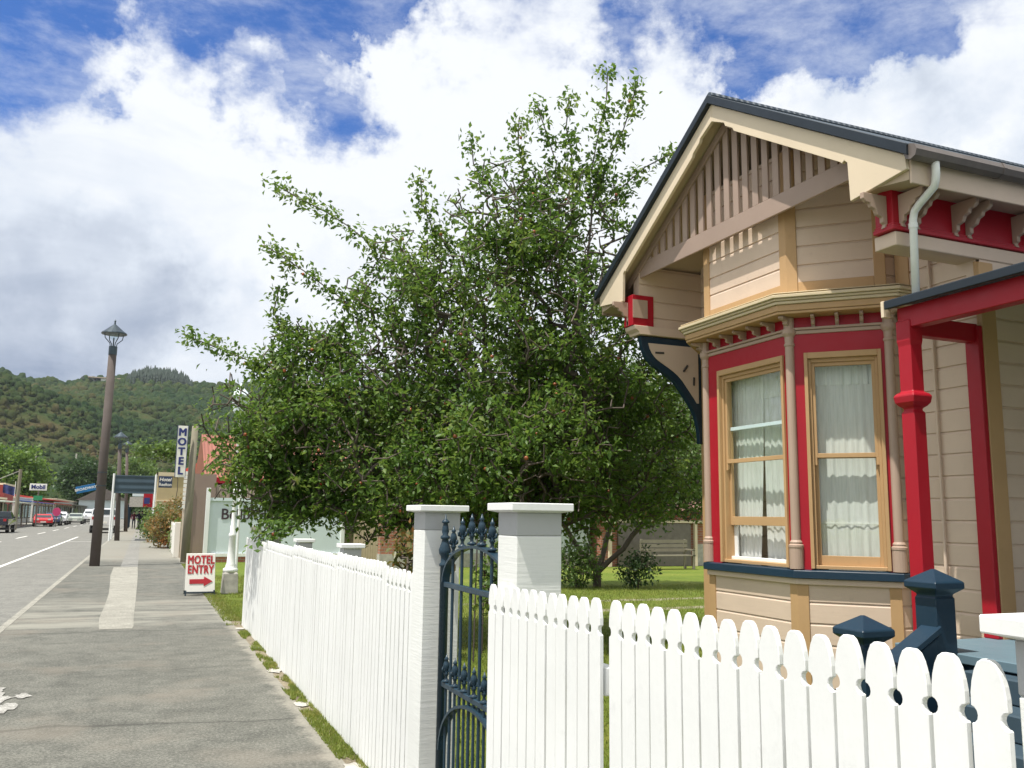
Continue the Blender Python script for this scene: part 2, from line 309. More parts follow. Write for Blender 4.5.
# ------------------------------------------------------------------ mesh helpers
def world_loc(o):
    v = Vector((0, 0, 0))
    while o is not None: v += o.location; o = o.parent
    return v
def thing(name, label, cat, loc=(0, 0, 0), group=None, rz=0):
    o = bpy.data.objects.new(name, None); COL.objects.link(o); o.location = loc; o.rotation_euler = (0, 0, rz)
    o.empty_display_size = .2; o['label'] = label; o['category'] = cat
    if group: o['group'] = group
    return o
def tag(o, label=None, cat=None, group=None, kind=None):
    for k, v in (('label', label), ('category', cat), ('group', group), ('kind', kind)):
        if v: o[k] = v
    return o
class MB:
    def __init__(s): s.v = []; s.f = []
    def add(s, vs, fs):
        n = len(s.v); s.v += [tuple(x) for x in vs]; s.f += [tuple(i+n for i in f) for f in fs]; return s
    def box(s, x0, x1, y0, y1, z0, z1):
        return s.add([(x0, y0, z0), (x1, y0, z0), (x1, y1, z0), (x0, y1, z0), (x0, y0, z1), (x1, y0, z1), (x1, y1, z1), (x0, y1, z1)],
                     [(3, 2, 1, 0), (4, 5, 6, 7), (0, 1, 5, 4), (1, 2, 6, 5), (2, 3, 7, 6), (3, 0, 4, 7)])
    def prism(s, poly, ext):
        n = len(poly); e_ = Vector(ext); p = [Vector(q) for q in poly]
        s.add(p + [q+e_ for q in p], [tuple(range(n-1, -1, -1)), tuple(range(n, 2*n))] + [(i, (i+1) % n, n+(i+1) % n, n+i) for i in range(n)]); return s
    def quad(s, a, b, c, d): return s.add([a, b, c, d], [(0, 1, 2, 3)])
    def beam(s, a, b, w, h, up=(0, 0, 1)):
        a, b = Vector(a), Vector(b); d = (b-a).normalized(); u = Vector(up)
        sd = d.cross(u); sd = sd.normalized() if sd.length > 1e-6 else Vector((1, 0, 0)); u = sd.cross(d)
        vs = [q + sd*(i*w/2) + u*(j*h/2) for q in (a, b) for i, j in ((-1, -1), (1, -1), (1, 1), (-1, 1))]
        return s.add(vs, [(3, 2, 1, 0), (4, 5, 6, 7), (0, 1, 5, 4), (1, 2, 6, 5), (2, 3, 7, 6), (3, 0, 4, 7)])
    def tube(s, pts, rad, n=8):
        pts = [Vector(p) for p in pts]
        if not hasattr(rad, '__len__'): rad = [rad]*len(pts)
        rings = []; prev = None
        for i, p in enumerate(pts):
            d = (pts[min(i+1, len(pts)-1)] - pts[max(i-1, 0)]).normalized()
            if prev is None:
                prev = d.orthogonal().normalized()
            sd = (prev - d*prev.dot(d)).normalized(); prev = sd; u = d.cross(sd)
            rings.append([p + (sd*math.cos(2*math.pi*k/n) + u*math.sin(2*math.pi*k/n))*rad[i] for k in range(n)])
        vs = [q for r in rings for q in r]; fs = []
        for i in range(len(pts)-1):
            for k in range(n): fs.append((i*n+k, i*n+(k+1) % n, (i+1)*n+(k+1) % n, (i+1)*n+k))
        fs.append(tuple(range(n-1, -1, -1))); m = (len(pts)-1)*n; fs.append(tuple(range(m, m+n)))
        return s.add(vs, fs)
    def lathe(s, prof, c, n=16, rot=0):
        vs = []; fs = []
        for r, z in prof:
            for k in range(n):
                a = 2*math.pi*k/n + rot; vs.append((c[0]+r*math.cos(a), c[1]+r*math.sin(a), c[2]+z))
        for i in range(len(prof)-1):
            for k in range(n): fs.append((i*n+k, i*n+(k+1) % n, (i+1)*n+(k+1) % n, (i+1)*n+k))
        fs.append(tuple(range(n-1, -1, -1))); m = (len(prof)-1)*n; fs.append(tuple(range(m, m+n)))
        return s.add(vs, fs)
    def build(s, name, mat, parent=None, bevel=0, smooth=False, label=None, kind=None):
        off = world_loc(parent) if parent else Vector((0, 0, 0))
        me = bpy.data.meshes.new(name); me.from_pydata([(x-off.x, y-off.y, z-off.z) for x, y, z in s.v], [], s.f)
        me.materials.append(mat); me.validate()
        if smooth:
            for p in me.polygons: p.use_smooth = True
        o = bpy.data.objects.new(name, me); COL.objects.link(o)
        if parent: o.parent = parent
        if bevel:
            bv = o.modifiers.new('bevel', 'BEVEL'); bv.width = bevel; bv.segments = 1; bv.limit_method = 'ANGLE'; bv.angle_limit = R_(35)
        if label: o['label'] = label
        if kind: o['kind'] = kind
        return o
def children(o): return [c for c in COL.objects if c.parent == o]
def copy_tree(o, parent=None):
    c = o.copy(); COL.objects.link(c); c.parent = parent
    for ch in children(o): copy_tree(ch, c)
    return c
def fast_mesh(name, V, Fq, mat, parent=None, nside=4):
    """V (n,3) array, Fq (m,nside) int array"""
    off = world_loc(parent) if parent else Vector((0, 0, 0)); V = V - np.array(off)
    me = bpy.data.meshes.new(name); me.vertices.add(len(V)); me.vertices.foreach_set('co', V.astype(np.float32).ravel())
    me.loops.add(Fq.size); me.loops.foreach_set('vertex_index', Fq.astype(np.int32).ravel())
    me.polygons.add(len(Fq)); me.polygons.foreach_set('loop_start', np.arange(0, Fq.size, nside, dtype=np.int32))
    me.polygons.foreach_set('loop_total', np.full(len(Fq), nside, dtype=np.int32)); me.update(); me.validate()
    me.materials.append(mat); o = bpy.data.objects.new(name, me); COL.objects.link(o)
    if parent: o.parent = parent
    return o
def text_obj(txt, size, mat, parent, origin, right, up, name='lettering', ext=.004, bold=0, sx=1, spacing=1, fat=0, left=None):
    cu = bpy.data.curves.new('txt', 'FONT'); cu.body = txt; cu.size = size; cu.extrude = ext; cu.offset = bold; cu.space_character = spacing
    cu.align_x = 'CENTER'; cu.align_y = 'CENTER'; cu.resolution_u = 3
    t = bpy.data.objects.new('txt', cu); COL.objects.link(t); bpy.context.view_layer.update()
    me = bpy.data.meshes.new_from_object(t.evaluated_get(bpy.context.evaluated_depsgraph_get()))
    COL.objects.unlink(t); bpy.data.objects.remove(t)
    r, u = Vector(right), Vector(up); n = r.cross(u); off = world_loc(parent)
    for v in me.vertices:
        v.co = Vector(origin) + r*v.co.x*sx + u*v.co.y + n*v.co.z - off
    if fat:   # heavier strokes: shifted copies, each a hair prouder than the last
        bm = bmesh.new(); bm.from_mesh(me); base = list(bm.verts)+list(bm.edges)+list(bm.faces)
        for i, (a_, b_) in enumerate(((-1, 0), (1, 0), (0, -.7), (0, .7), (-.7, -.6), (.7, .6), (-.7, .6), (.7, -.6))):
            d_ = bmesh.ops.duplicate(bm, geom=base)['geom']
            bmesh.ops.translate(bm, verts=[g_ for g_ in d_ if isinstance(g_, bmesh.types.BMVert)], vec=r*a_*fat + u*b_*fat + n*.00025*(i+1))
        bm.to_mesh(me); bm.free()
    if left is not None:
        dx = left - off.x*0 - (min(v.co.x for v in me.vertices)+off.x)
        for v in me.vertices: v.co.x += dx
    me.materials.clear(); me.materials.append(mat)
    o = bpy.data.objects.new(name, me); COL.objects.link(o); o.parent = parent; return o

# ------------------------------------------------------------------ ground, road, paths
def sheet(name, x0, x1, y0, y1, z, mat, th=None):
    m = MB()
    if th: m.box(x0, x1, y0, y1, z-th, z)
    else: m.quad((x0, y0, z), (x1, y0, z), (x1, y1, z), (x0, y1, z))
    return tag(m.build(name, mat), kind='structure')
sheet('ground', -2500, 2500, -400, 3500, -.20, GRASS)
sheet('road', -11.9, -1.72, -30, 420, -.10, ROADM, .08)
sheet('footpath', -1.62, 1.33, -30, 420, 0, PATH, .19)
sheet('kerb', -1.72, -1.62, -30, 420, .004, PATCH, .19)
sheet('gutter_channel', -2.02, -1.72, -30, 420, -.094, ROADM, .07)
sheet('lawn', 1.47, 150, -20, 420, -.008, GRASS, .19)
sheet('soil_strip', 1.33, 1.47, -20, 420, -.004, SOIL, .19)
sheet('far_footpath', -15, -11.9, -30, 420, .02, PATCH, .2)
sheet('far_ground', -120, -15, -30, 420, -.01, PATCHG, .2)
ml = MB(); ml.box(-3.95, -3.83, -20, 66, -.10, -.094); tag(ml.build('road_edge_line', SIGNW), kind='structure')
ml = MB()
for y in range(-10, 300, 12): ml.box(-7.1, -6.98, y, y+5.5, -.10, -.094)
for y in (55.6,): ml.box(-3.8, -2.2, y, y+.14, -.10, -.094)
tag(ml.build('road_marking', SIGNW), kind='structure')
# pale concrete trench strip in the path
random.seed(4)
pts = []
m = MB()
ysteps = [13.62, 13.9, 15, 17, 19.5, 22, 25, 28.5]
L_ = [(-.44 - .1*random.random()*(i > 0) - .01*y + .13, y) for i, y in enumerate(ysteps)]
Rr = [(-.005 - .03*random.random(), y) for y in ysteps]
m.add([(x, y, .004) for x, y in L_] + [(x, y, .004) for x, y in Rr], [(i, i+len(L_), i+1+len(L_), i+1) for i in range(len(L_)-1)])
tag(m.build('concrete_trench', PATCH), kind='structure')
sheet('grey_trench', -.5, -.03, 28.6, 120, .004, PATCHG)
# spilled white paint on the footpath
m = MB(); rnd = random.Random(3)
for (cx, cy, a, b) in ((-1.18, 9.35, .16, .06), (-1.16, 8.95, .22, .09), (-1.30, 9.15, .1, .05), (-1.02, 8.55, .09, .03), (-.93, 8.5, .07, .06), (-.86, 9.0, .07, .035), (-1.0, 8.98, .05, .02), (-1.22, 8.5, .12, .03)):
    n = 14; ps = []
    for k in range(n):
        t = 2*math.pi*k/n; r = 1 + rnd.uniform(-.4, .35); ps.append((cx+a*r*math.cos(t), cy+b*3*r*math.sin(t), .0045+cx*.001+cy*.0004))
    m.add([(cx, cy, .0048+cx*.001+cy*.0004)]+ps, [(0, k+1, (k+1) % n+1) for k in range(n)])
tag(m.build('paint_spill', PATCHS), kind='structure')

# ------------------------------------------------------------------ hills
def vnoise(x, y, seed=0):
    rs = np.random.RandomState(seed); G = rs.rand(256, 256)
    xi = np.floor(x).astype(int); yi = np.floor(y).astype(int); xf = x-xi; yf = y-yi
    xf = xf*xf*(3-2*xf); yf = yf*yf*(3-2*yf)
    g = lambda a, b: G[a % 256, b % 256]
    return (g(xi, yi)*(1-xf)+g(xi+1, yi)*xf)*(1-yf) + (g(xi, yi+1)*(1-xf)+g(xi+1, yi+1)*xf)*yf
def fbm(x, y, seed=0, o=5):
    s = 0; a = .5
    for i in range(o): s = s + a*vnoise(x*2**i, y*2**i, seed+i); a *= .5
    return s
def hill_h(X, Y):
    ridge = 133 + 5*np.exp(-((X-5)/45)**2) + 5*np.exp(-((X+190)/60)**2) - 6*np.exp(-((X+90)/40)**2) + 12*(fbm(X/120+9, Y/200, 5)-.5) + 40*np.clip((X-60)/400, 0, 1)
    t = np.clip((Y-430)/(1000-430), 0, 1); prof = t**1.15
    front = 58*np.exp(-((X+150)/130)**2)*np.clip((Y-380)/200, 0, 1)*np.clip((820-Y)/200, 0, 1)
    gul = 34*(fbm(X/150+3, Y/190+1, 11)-.5)*np.sin(np.pi*np.clip(t, 0, 1))
    back = np.clip((Y-1000)/500, 0, 1)
    h = ridge*prof*(1-back*.8) + front + gul
    return np.where(Y < 400, 0, h*np.clip((Y-380)/60, 0, 1)) - .3
xs = np.linspace(-900, 900, 260); ys = np.linspace(380, 1500, 200)
XX, YY = np.meshgrid(xs, ys); ZZ = hill_h(XX, YY) + 3*(fbm(XX/18, YY/18, 2)-.5)
V = np.stack([XX.ravel(), YY.ravel(), ZZ.ravel()], 1)
idx = np.arange(len(V)).reshape(XX.shape)
Fq = np.stack([idx[:-1, :-1].ravel(), idx[:-1, 1:].ravel(), idx[1:, 1:].ravel(), idx[1:, :-1].ravel()], 1)
hill = fast_mesh('hill', V, Fq, HILL); tag(hill, kind='structure')
for p in hill.data.polygons: p.use_smooth = True

def ico_template(sub, seed=0, rough=.3):
    bm = bmesh.new(); bmesh.ops.create_icosphere(bm, subdivisions=sub, radius=1)
    v = np.array([x.co[:] for x in bm.verts]); f = np.array([[q.index for q in x.verts] for x in bm.faces]); bm.free()
    rs = np.random.RandomState(seed); v *= (1 + rs.uniform(-rough, rough, (len(v), 1))); return v, f
def clumps(name, P, S, mat, parent=None, sub=2, seed=1, zs=(.6, 1.7)):
    rs = np.random.RandomState(seed); Vs = []; Fs = []; n = 0
    temps = [ico_template(sub, k+seed, .28) for k in range(6)]
    for p, s in zip(P, S):
        v, f = temps[rs.randint(6)]; a = rs.rand()*6.28; c, q = math.cos(a), math.sin(a)
        w = v @ np.array([[c, q, 0], [-q, c, 0], [0, 0, 1]]); w = w*np.array([s, s, s*rs.uniform(*zs)]) + p
        Vs.append(w); Fs.append(f+n); n += len(v)
    return fast_mesh(name, np.concatenate(Vs), np.concatenate(Fs), mat, parent, 3)
rs = np.random.RandomState(8)
# bush covering the hillside, biased to the open view on the left
bx = np.concatenate([rs.uniform(-330, 140, 34000), rs.uniform(-700, 700, 5000)]); by = 430 + 620*rs.rand(len(bx))**.8
bs = (1.0+3.4*rs.rand(len(bx))**2.2)*(by/900)
keep = fbm(bx/40, by/40, 31) > .27
bx, by, bs = bx[keep], by[keep], bs[keep]
bz = hill_h(bx, by) + 3*(fbm(bx/18, by/18, 2)-.5) + bs*.35
tag(clumps('hillside_bush', np.stack([bx, by, bz], 1), bs, HILL), 'dense green and brown native bush over the hillside', 'bush', kind='stuff')
# conifer grove on the ridge
P = []; n = 0; Vs = []; Fs = []
for i in range(420):
    x = rs.uniform(-27, 40); y = rs.uniform(965, 1010)
    prof = 1-abs((x-7)/34)**4*.7; 
    h = (13+rs.rand()*5)*max(prof, .25)*.85; z0 = hill_h(np.array([x]), np.array([y]))[0]
    for k in range(4):
        a = rs.rand()*6.28; zb = z0 + h*(.15+.2*k); r = h*.22*(1-.2*k)
        ring = [(x+r*math.cos(a+j*1.047)*rs.uniform(.8, 1.2), y+r*math.sin(a+j*1.047), zb+rs.uniform(-.6, .6)) for j in range(6)] + [(x, y, zb+h*.42)]
        Vs += ring; Fs += [(n+j, n+(j+1) % 6, n+6) for j in range(6)]; n += 7
tag(fast_mesh('conifer_grove', np.array(Vs), np.array(Fs), PINE, None, 3), 'dark conifer plantation along the skyline of the ridge', 'trees', kind='stuff')
def hz(x, y): return float(hill_h(np.array([float(x)]), np.array([float(y)]))[0])
t = thing('hilltop_building', 'long low white walled building on the bare ridge top', 'building', (-41, 985, hz(-41, 985)))
b0 = world_loc(t); MB().box(b0.x-8, b0.x+8, 980, 990, b0.z-1, b0.z+4.2).build('wall', SIGNW, t)
MB().box(b0.x-20, b0.x+13, 978, 992, b0.z+4.2, b0.z+5.2).build('roof', SOFF, t)
for k, (x, lab, mt) in enumerate(((-66, 'tiny dark lone tree standing on the ridge skyline', PINE), (-57, 'tiny white water tank on the ridge skyline', SIGNW))):
    z = hz(x, 985); q = MB().lathe([(.6, 0), (.7, 3), (2.2, 4), (2.6, 7), (1.2, 10)] if k == 0 else [(2, 0), (2.2, 5), (1.6, 7.5), (.3, 8.5)], (x, 985, z), 10)
    tag(q.build('ridge_tree' if k == 0 else 'water_tank', mt), lab, 'tree' if k == 0 else 'water tank')

# ------------------------------------------------------------------ plants
def leaves(P, D, n_per, size, spread, rs, aspect=.55, droop=.3):
    """rhombic folded leaves round twig points P with growth directions D"""
    N = len(P)*n_per; p = np.repeat(P, n_per, 0) + rs.normal(0, spread, (N, 3)); d = np.repeat(D, n_per, 0)
    a = rs.normal(0, 1, (N, 3)) + d*.6; a[:, 2] -= droop; a /= np.linalg.norm(a, axis=1, keepdims=True)
    b = rs.normal(0, 1, (N, 3)); b[:, 2] *= .45; nrm = np.array([0, 0, 1.])*1.1 + rs.normal(0, .75, (N, 3))
    s = np.cross(a, nrm); s /= (np.linalg.norm(s, axis=1, keepdims=True)+1e-9); nn = np.cross(s, a)
    L = size*rs.uniform(.65, 1.25, (N, 1)); W = L*aspect*.5
    V = np.stack([p, p + a*L*.45 + s*W + nn*L*.09, p + a*L - nn*L*.1, p + a*L*.45 - s*W + nn*L*.09], 1)
    idx = np.arange(N)[:, None]*4
    Fx = np.concatenate([idx + np.array([[0, 1, 2]]), idx + np.array([[0, 2, 3]])], 0)
    return V.reshape(-1, 3), Fx
def skeleton(base, limbs, ells, n_attr, rs, shoots=(), step=.28, fill=.5):
    """limbs: list of polylines; attractors inside ellipsoids joined to the nearest node"""
    nodes = [np.array(base, float)]; par = [-1]
    def extend(frm, to, wob=.05):
        cur = frm; a = nodes[frm]; to = np.array(to, float); L = np.linalg.norm(to-a); k = max(1, int(L/step))
        off = rs.normal(0, wob*L, 3)
        for i in range(1, k+1):
            t = i/k; q = a + (to-a)*t + off*math.sin(math.pi*t)*.5 + rs.normal(0, .012, 3)*(i < k)
            nodes.append(q); par.append(cur); cur = len(nodes)-1
        return cur
    marks = {}
    for name, frm, pl in limbs:
        cur = marks.get(frm, 0)
        for q in pl: cur = extend(cur, q, .04)
        marks[name] = cur
    A = []
    vol = np.array([e[1][0]*e[1][1]*e[1][2] for e in ells])**.75; vol /= vol.sum()
    for e_, v in zip(ells, vol):
        k = int(n_attr*v); u = rs.normal(0, 1, (k, 3)); u /= np.linalg.norm(u, axis=1, keepdims=True)
        r = rs.rand(k, 1)**fill; A.append(np.array(e_[0]) + u*r*np.array(e_[1]))
    A = np.concatenate(A); c0 = np.array(nodes[marks[limbs[0][0]]])
    A = A[np.argsort(np.linalg.norm(A-c0, axis=1))]
    tips = []
    for q in A:
        arr = np.array(nodes); d = np.linalg.norm(arr-q, axis=1) + .25*np.maximum(0, arr[:, 2]-q[2])
        j = int(np.argmin(d))
        if d[j] < .08: continue
        tips.append(extend(j, q, .10))
    stip = []
    for sh_ in shoots:
        arr = np.array(nodes); q0 = np.array(sh_[0]); j = int(np.argmin(np.linalg.norm(arr-q0, axis=1)))
        cur = j
        for q in sh_: 
            n0 = len(nodes); cur = extend(cur, q, .03); stip += list(range(n0, len(nodes)))
    N = len(nodes); w = np.zeros(N); kids = np.zeros(N, int)
    for i in range(N-1, 0, -1):
        if kids[i] == 0: w[i] = 1
        w[par[i]] += w[i]; kids[par[i]] += 1
    return np.array(nodes), np.array(par), w, kids, stip
def skel_mesh(nodes, par, w, r0, rexp=.46, rmin=.004):
    rad = rmin + r0*(w/w.max())**rexp; Vs = []; Fs = []; n = 0; ns = 5
    ang = np.arange(ns)*2*math.pi/ns
    for i in range(1, len(nodes)):
        a, b = nodes[par[i]], nodes[i]; d = b-a; L = np.linalg.norm(d)
        if L < 1e-5: continue
        d /= L; s = np.cross(d, [.31, .77, .55]); s /= np.linalg.norm(s); u = np.cross(d, s)
        ra, rb = min(rad[par[i]], rad[i]*1.3), rad[i]
        c = np.cos(ang)[:, None]*s + np.sin(ang)[:, None]*u
        Vs.append(a-d*rb*.3 + c*ra); Vs.append(b + d*rb*.3 + c*rb)
        for k in range(ns): Fs.append((n+k, n+(k+1) % ns, n+ns+(k+1) % ns, n+ns+k))
        n += 2*ns
    return np.concatenate(Vs), np.array(Fs)
def tree(name, label, cat, base, limbs, ells, n_attr, n_leaf, lsize, r0, mat, seed, shoots=(), group=None, fill=.5, spread=.09, thin=.0, crown='crown', step=.28, wmax=3):
    rs = np.random.RandomState(seed); t = thing(name, label, cat, base, group)
    nodes, par, w, kids, stip = skeleton(base, limbs, ells, n_attr, rs, shoots, step, fill)
    V, Fq = skel_mesh(nodes, par, w, r0); tr = fast_mesh('trunk', V, Fq, BARK, t); 
    for p in tr.data.polygons: p.use_smooth = True
    twig = np.where(w <= wmax)[0]; twig = twig[twig > 0]; 
    if thin:
        q = nodes[twig]; cl_ = np.sin(q[:, 0]*4.1+1.3*np.sin(q[:, 2]*2.7)) + np.sin(q[:, 1]*3.7+1.1*np.sin(q[:, 0]*2.2)) + np.sin(q[:, 2]*4.9+q[:, 0]*1.7)
        twig = twig[(cl_ + rs.normal(0, .5, len(q))) > thin + np.clip((q[:, 2]-4.6)*.55, 0, 1.0)]
    twig = np.concatenate([twig]+[np.array(stip, int)]*3) if len(stip) else twig
    P = nodes[twig]; D = nodes[twig]-nodes[par[twig]]; D /= (np.linalg.norm(D, axis=1, keepdims=True)+1e-6)
    P2 = P - D*rs.rand(len(P), 1)*step*.95
    V, Fx = leaves(P2, D, n_leaf, lsize, spread, rs)
    fast_mesh(crown, V, Fx, mat, t, 3)
    return t, nodes, twig

# ================================================================== THE TIMBER HOUSE
H = thing('timber_house', 'cream weatherboard house with red and tan trim, bay window and slatted gable', 'house', (6.2, 6.97, 0))
XW = 6.2                      # street wall of the wing
YN, YF, YC = 5.02, 8.90, 7.12  # near side, far side, ridge
XB = 5.30                     # face of the gable box
RZ, RS = 5.915, .615            # ridge height, roof pitch
def roofz(y): return RZ - RS*abs(y-YC)
def fpt(S, u, n, t, o, z): return (S[0]+u[0]*t+n[0]*o, S[1]+u[1]*t+n[1]*o, z)
def fbox(m, S, u, n, t0, t1, o0, o1, z0, z1):
    return m.add([fpt(S, u, n, t, o, z) for z in (z0, z1) for t, o in ((t0, o0), (t1, o0), (t1, o1), (t0, o1))],
                 [(3, 2, 1, 0), (4, 5, 6, 7), (0, 1, 5, 4), (1, 2, 6, 5), (2, 3, 7, 6), (3, 0, 4, 7)])
def siding(m, S, u, n, L, z0, z1, p=.183, lim=None, o=0.0):
    z = z0
    while z < z1-1e-4:
        za, zb = z, min(z+p, z1); zc = min(za+p*.86, zb)
        ta, tb = (0, L) if lim is None else lim(za+.02); 
        if tb-ta > .02:
            q = [fpt(S, u, n, t, oo, zz) for zz, oo in ((za, o+.004), (za+.001, o+.018), (zc, o+.018), (zb, o+.004)) for t in (ta, tb)]
            m.add(q, [(0, 1, 3, 2), (2, 3, 5, 4), (4, 5, 7, 6)])
        z += p
    return m
def unit(a, b):
    L = math.hypot(b[0]-a[0], b[1]-a[1]); u = ((b[0]-a[0])/L, (b[1]-a[1])/L); return u, (u[1], -u[0]), L
# normals: walking far -> near along the street face gives n = (-1, 0)
AF, AN, BN, WN_, BF, WF = (5.48, 7.78), (5.48, 6.47), (6.07, 5.88), (6.2, 5.88), (6.07, 8.37), (6.2, 8.37)
bay = [WF, BF, AF, AN, BN, WN_]
def offset(poly, d):
    out = []
    for i, p in enumerate(poly):
        if i == 0: u, n, _ = unit(poly[0], poly[1]); out.append((p[0], p[1]+n[1]*d)); continue
        if i == len(poly)-1: u, n, _ = unit(poly[-2], poly[-1]); out.append((p[0], p[1]+n[1]*d)); continue
        u1, n1, _ = unit(poly[i-1], p); u2, n2, _ = unit(p, poly[i+1])
        k = 1 + n1[0]*n2[0] + n1[1]*n2[1]; out.append((p[0]+(n1[0]+n2[0])*d/k, p[1]+(n1[1]+n2[1])*d/k))
    return out
def band(name, d0, d1, z0, z1, mat, slope=0, bevel=.004):
    """moulding running round the bay"""
    a, b = offset(bay, d0), offset(bay, d1); m = MB(); n = len(bay)
    v = [(x, y, z0) for x, y in a] + [(x, y, z0) for x, y in b] + [(x, y, z1-slope) for x, y in b] + [(x, y, z1) for x, y in a]
    f = []
    for i in range(n-1):
        for r in range(4):
            q = (r+1) % 4; f.append((r*n+i, r*n+i+1, q*n+i+1, q*n+i))
    f += [(0, n, 2*n, 3*n), (n-1, 4*n-1, 3*n-1, 2*n-1)]
    m.add(v, f); return m.build(name, mat, H, bevel)
faces = [(BF, AF, 'far'), (AF, AN, 'street'), (AN, BN, 'near')]
m = MB()
for a, b, k in faces:
    u, n, L = unit(a, b); siding(m, a, u, n, L, .16, 1.09); siding(m, a, u, n, L, 3.80, 5.12)
for a, b in ((WF, BF), (BN, WN_)):
    u, n, L = unit(a, b); siding(m, a, u, n, L, .16, 5.12)
m.build('bay_wall', BOARD, H)
# corner boards of the bay (one piece per corner side)
for a, b, k in faces:
    u, n, L = unit(a, b)
    for t0, t1 in ((-.0124, .085), (L-.085, L+.0124)):
        fbox(MB(), a, u, n, t0-.0, t1, -.01, .030, .12, 1.095).build('corner_board', TAN, H, .003)
        fbox(MB(), a, u, n, t0, t1, -.01, .030, 3.70, 5.12).build('corner_board', TAN, H, .003)
    fbox(MB(), a, u, n, .087, L-.087, -.01, .026, 3.66, 3.815).build('base_trim', TAN, H, .003)
    # red surround
    f0, f1 = {'street': (.205, 1.235), 'near': (.115, .775), 'far': (.07, .72)}[k]
    s = MB()
    fbox(s, a, u, n, .0, f0+.01, -.02, .02, 1.17, 3.34); fbox(s, a, u, n, f1-.01, L, -.02, .02, 1.17, 3.34)
    fbox(s, a, u, n, f0+.01, f1-.01, -.02, .02, 3.12, 3.34); fbox(s, a, u, n, 0, L, -.02, .008, 3.34, 3.56)
    s.build('red_surround', RED, H)
    # window
    zt, zb = 3.135, 1.18
    fr = MB(); w = .058
    fbox(fr, a, u, n, f0, f0+w*.55, -.10, .045, zb, zt); fbox(fr, a, u, n, f1-w*.55, f1, -.10, .045, zb, zt)
    fbox(fr, a, u, n, f0+w*.55, f1-w*.55, -.10, .045, zt-.055, zt)
    fbox(fr, a, u, n, f0+w*.55, f0+w, -.10, .008, zb, zt-.055); fbox(fr, a, u, n, f1-w, f1-w*.55, -.10, .008, zb, zt-.055)
    fbox(fr, a, u, n, f0+w, f1-w, -.10, .008, zt-.09, zt-.055); fbox(fr, a, u, n, f0+w*.55, f1-w*.55, -.10, .02, zb, zb+.03)
    win = fr.build('window', TAN, H, .003)
    g0, g1 = f0+w, f1-w; sw = .030; up = .34 if k == 'street' else 0
    sa = MB()     # upper sash
    fbox(sa, a, u, n, g0, g0+sw, -.045, -.012, 2.17, zt-.09); fbox(sa, a, u, n, g1-sw, g1, -.045, -.012, 2.17, zt-.09)
    fbox(sa, a, u, n, g0+sw, g1-sw, -.045, -.012, 2.17, 2.21)
    fbox(sa, a, u, n, g0+sw, g1-sw, -.045, -.012, zt-.125, zt-.09)
    for tt in (g0, g1-sw*.8): sa.prism([fpt(a, u, n, tt, -.012, z) for z in (2.17, 2.10)] + [fpt(a, u, n, tt, -.045, 2.12), fpt(a, u, n, tt, -.045, 2.17)], (u[0]*sw*.8, u[1]*sw*.8, 0))
    sa.build('sash', TAN, win, .002)
    sb = MB(); z0s, z1s = zb+.03+up, 2.20+up
    fbox(sb, a, u, n, g0, g0+sw, -.085, -.050, z0s, z1s); fbox(sb, a, u, n, g1-sw, g1, -.085, -.050, z0s, z1s)
    fbox(sb, a, u, n, g0+sw, g1-sw, -.085, -.050, z0s, z0s+.085)
    sb.build('sash', TAN, win, .002)
    fbox(MB(), a, u, n, g0+sw, g1-sw, -.085, -.050, z1s-.035, z1s).build('sash_rail', PALEG if up else TAN, win, .002)
    if up:
        q = MB(); fbox(q, a, u, n, g0, g0+.05, -.11, -.09, zb+.03, z0s); fbox(q, a, u, n, g1-.05, g1, -.11, -.09, zb+.03, z0s); fbox(q, a, u, n, g0, g1, -.11, -.05, zb+.03, zb+.06)
        q.build('inner_sill', WHITE, win, .002)
    gl = MB(); gl.quad(*[fpt(a, u, n, t_, -.028, z_) for t_, z_ in ((g0+sw*.8, 2.2), (g0+sw*.8, zt-.11), (g1-sw*.8, zt-.11), (g1-sw*.8, 2.2))][::-1]); gl.quad(*[fpt(a, u, n, t_, -.068, z_) for t_, z_ in ((g0+sw*.8, z0s+.06), (g0+sw*.8, z1s-.02), (g1-sw*.8, z1s-.02), (g1-sw*.8, z0s+.06))][::-1])
    gl.build('pane', GLASS, win)
    # sheer curtains, gathered folds
    def curtain(ta, tb, zc0, zc1, o, amp, freq, pinch=0, seed=0, nm='curtain'):
        vs = []; fs = []; nx, nz = 90, 14; r = random.Random(seed); ph = [r.uniform(0, 6) for _ in range(4)]
        for j in range(nz+1):
            zf = j/nz; z = zc0+(zc1-zc0)*zf
            for i in range(nx+1):
                tf = i/nx; wv = amp*(math.sin(freq*tf+ph[0]+.8*math.sin(3*tf+ph[1]))*(.7+.3*math.sin(5*tf+ph[2])) + .35*math.sin(freq*1.7*tf+ph[3]+zf*.5))
                t_ = ta + (tb-ta)*tf; 
                if pinch: t_ = t_ + pinch*(1-zf)**1.6*tf*(tb-ta)
                vs.append(fpt(a, u, n, t_, o+wv*(1.15-.4*zf), z))
        for j in range(nz):
            for i in range(nx): fs.append((j*(nx+1)+i, j*(nx+1)+i+1, (j+1)*(nx+1)+i+1, (j+1)*(nx+1)+i))
        return MB().add(vs, fs).build(nm, CLOTH, win, smooth=True)
    if k == 'street':
        curtain(g0-.05, g0+.45, 1.05, 3.1, -.15, .0065, 40, -.25, 1); curtain(g0+.42, g1+.05, 1.05, 3.1, -.165, .006, 36, 0, 2)
        curtain(g0-.03, g1+.03, 2.80, 3.1, -.155, .008, 60, 0, 8, 'pelmet')
    else: curtain(g0-.05, g1+.05, 1.05, 3.1, -.15, .0065, 44, 0, 3); curtain(g0-.03, g1+.03, 2.85, 3.1, -.145, .008, 50, 0, 5, 'pelmet')
    # lace hem band
    q = MB()
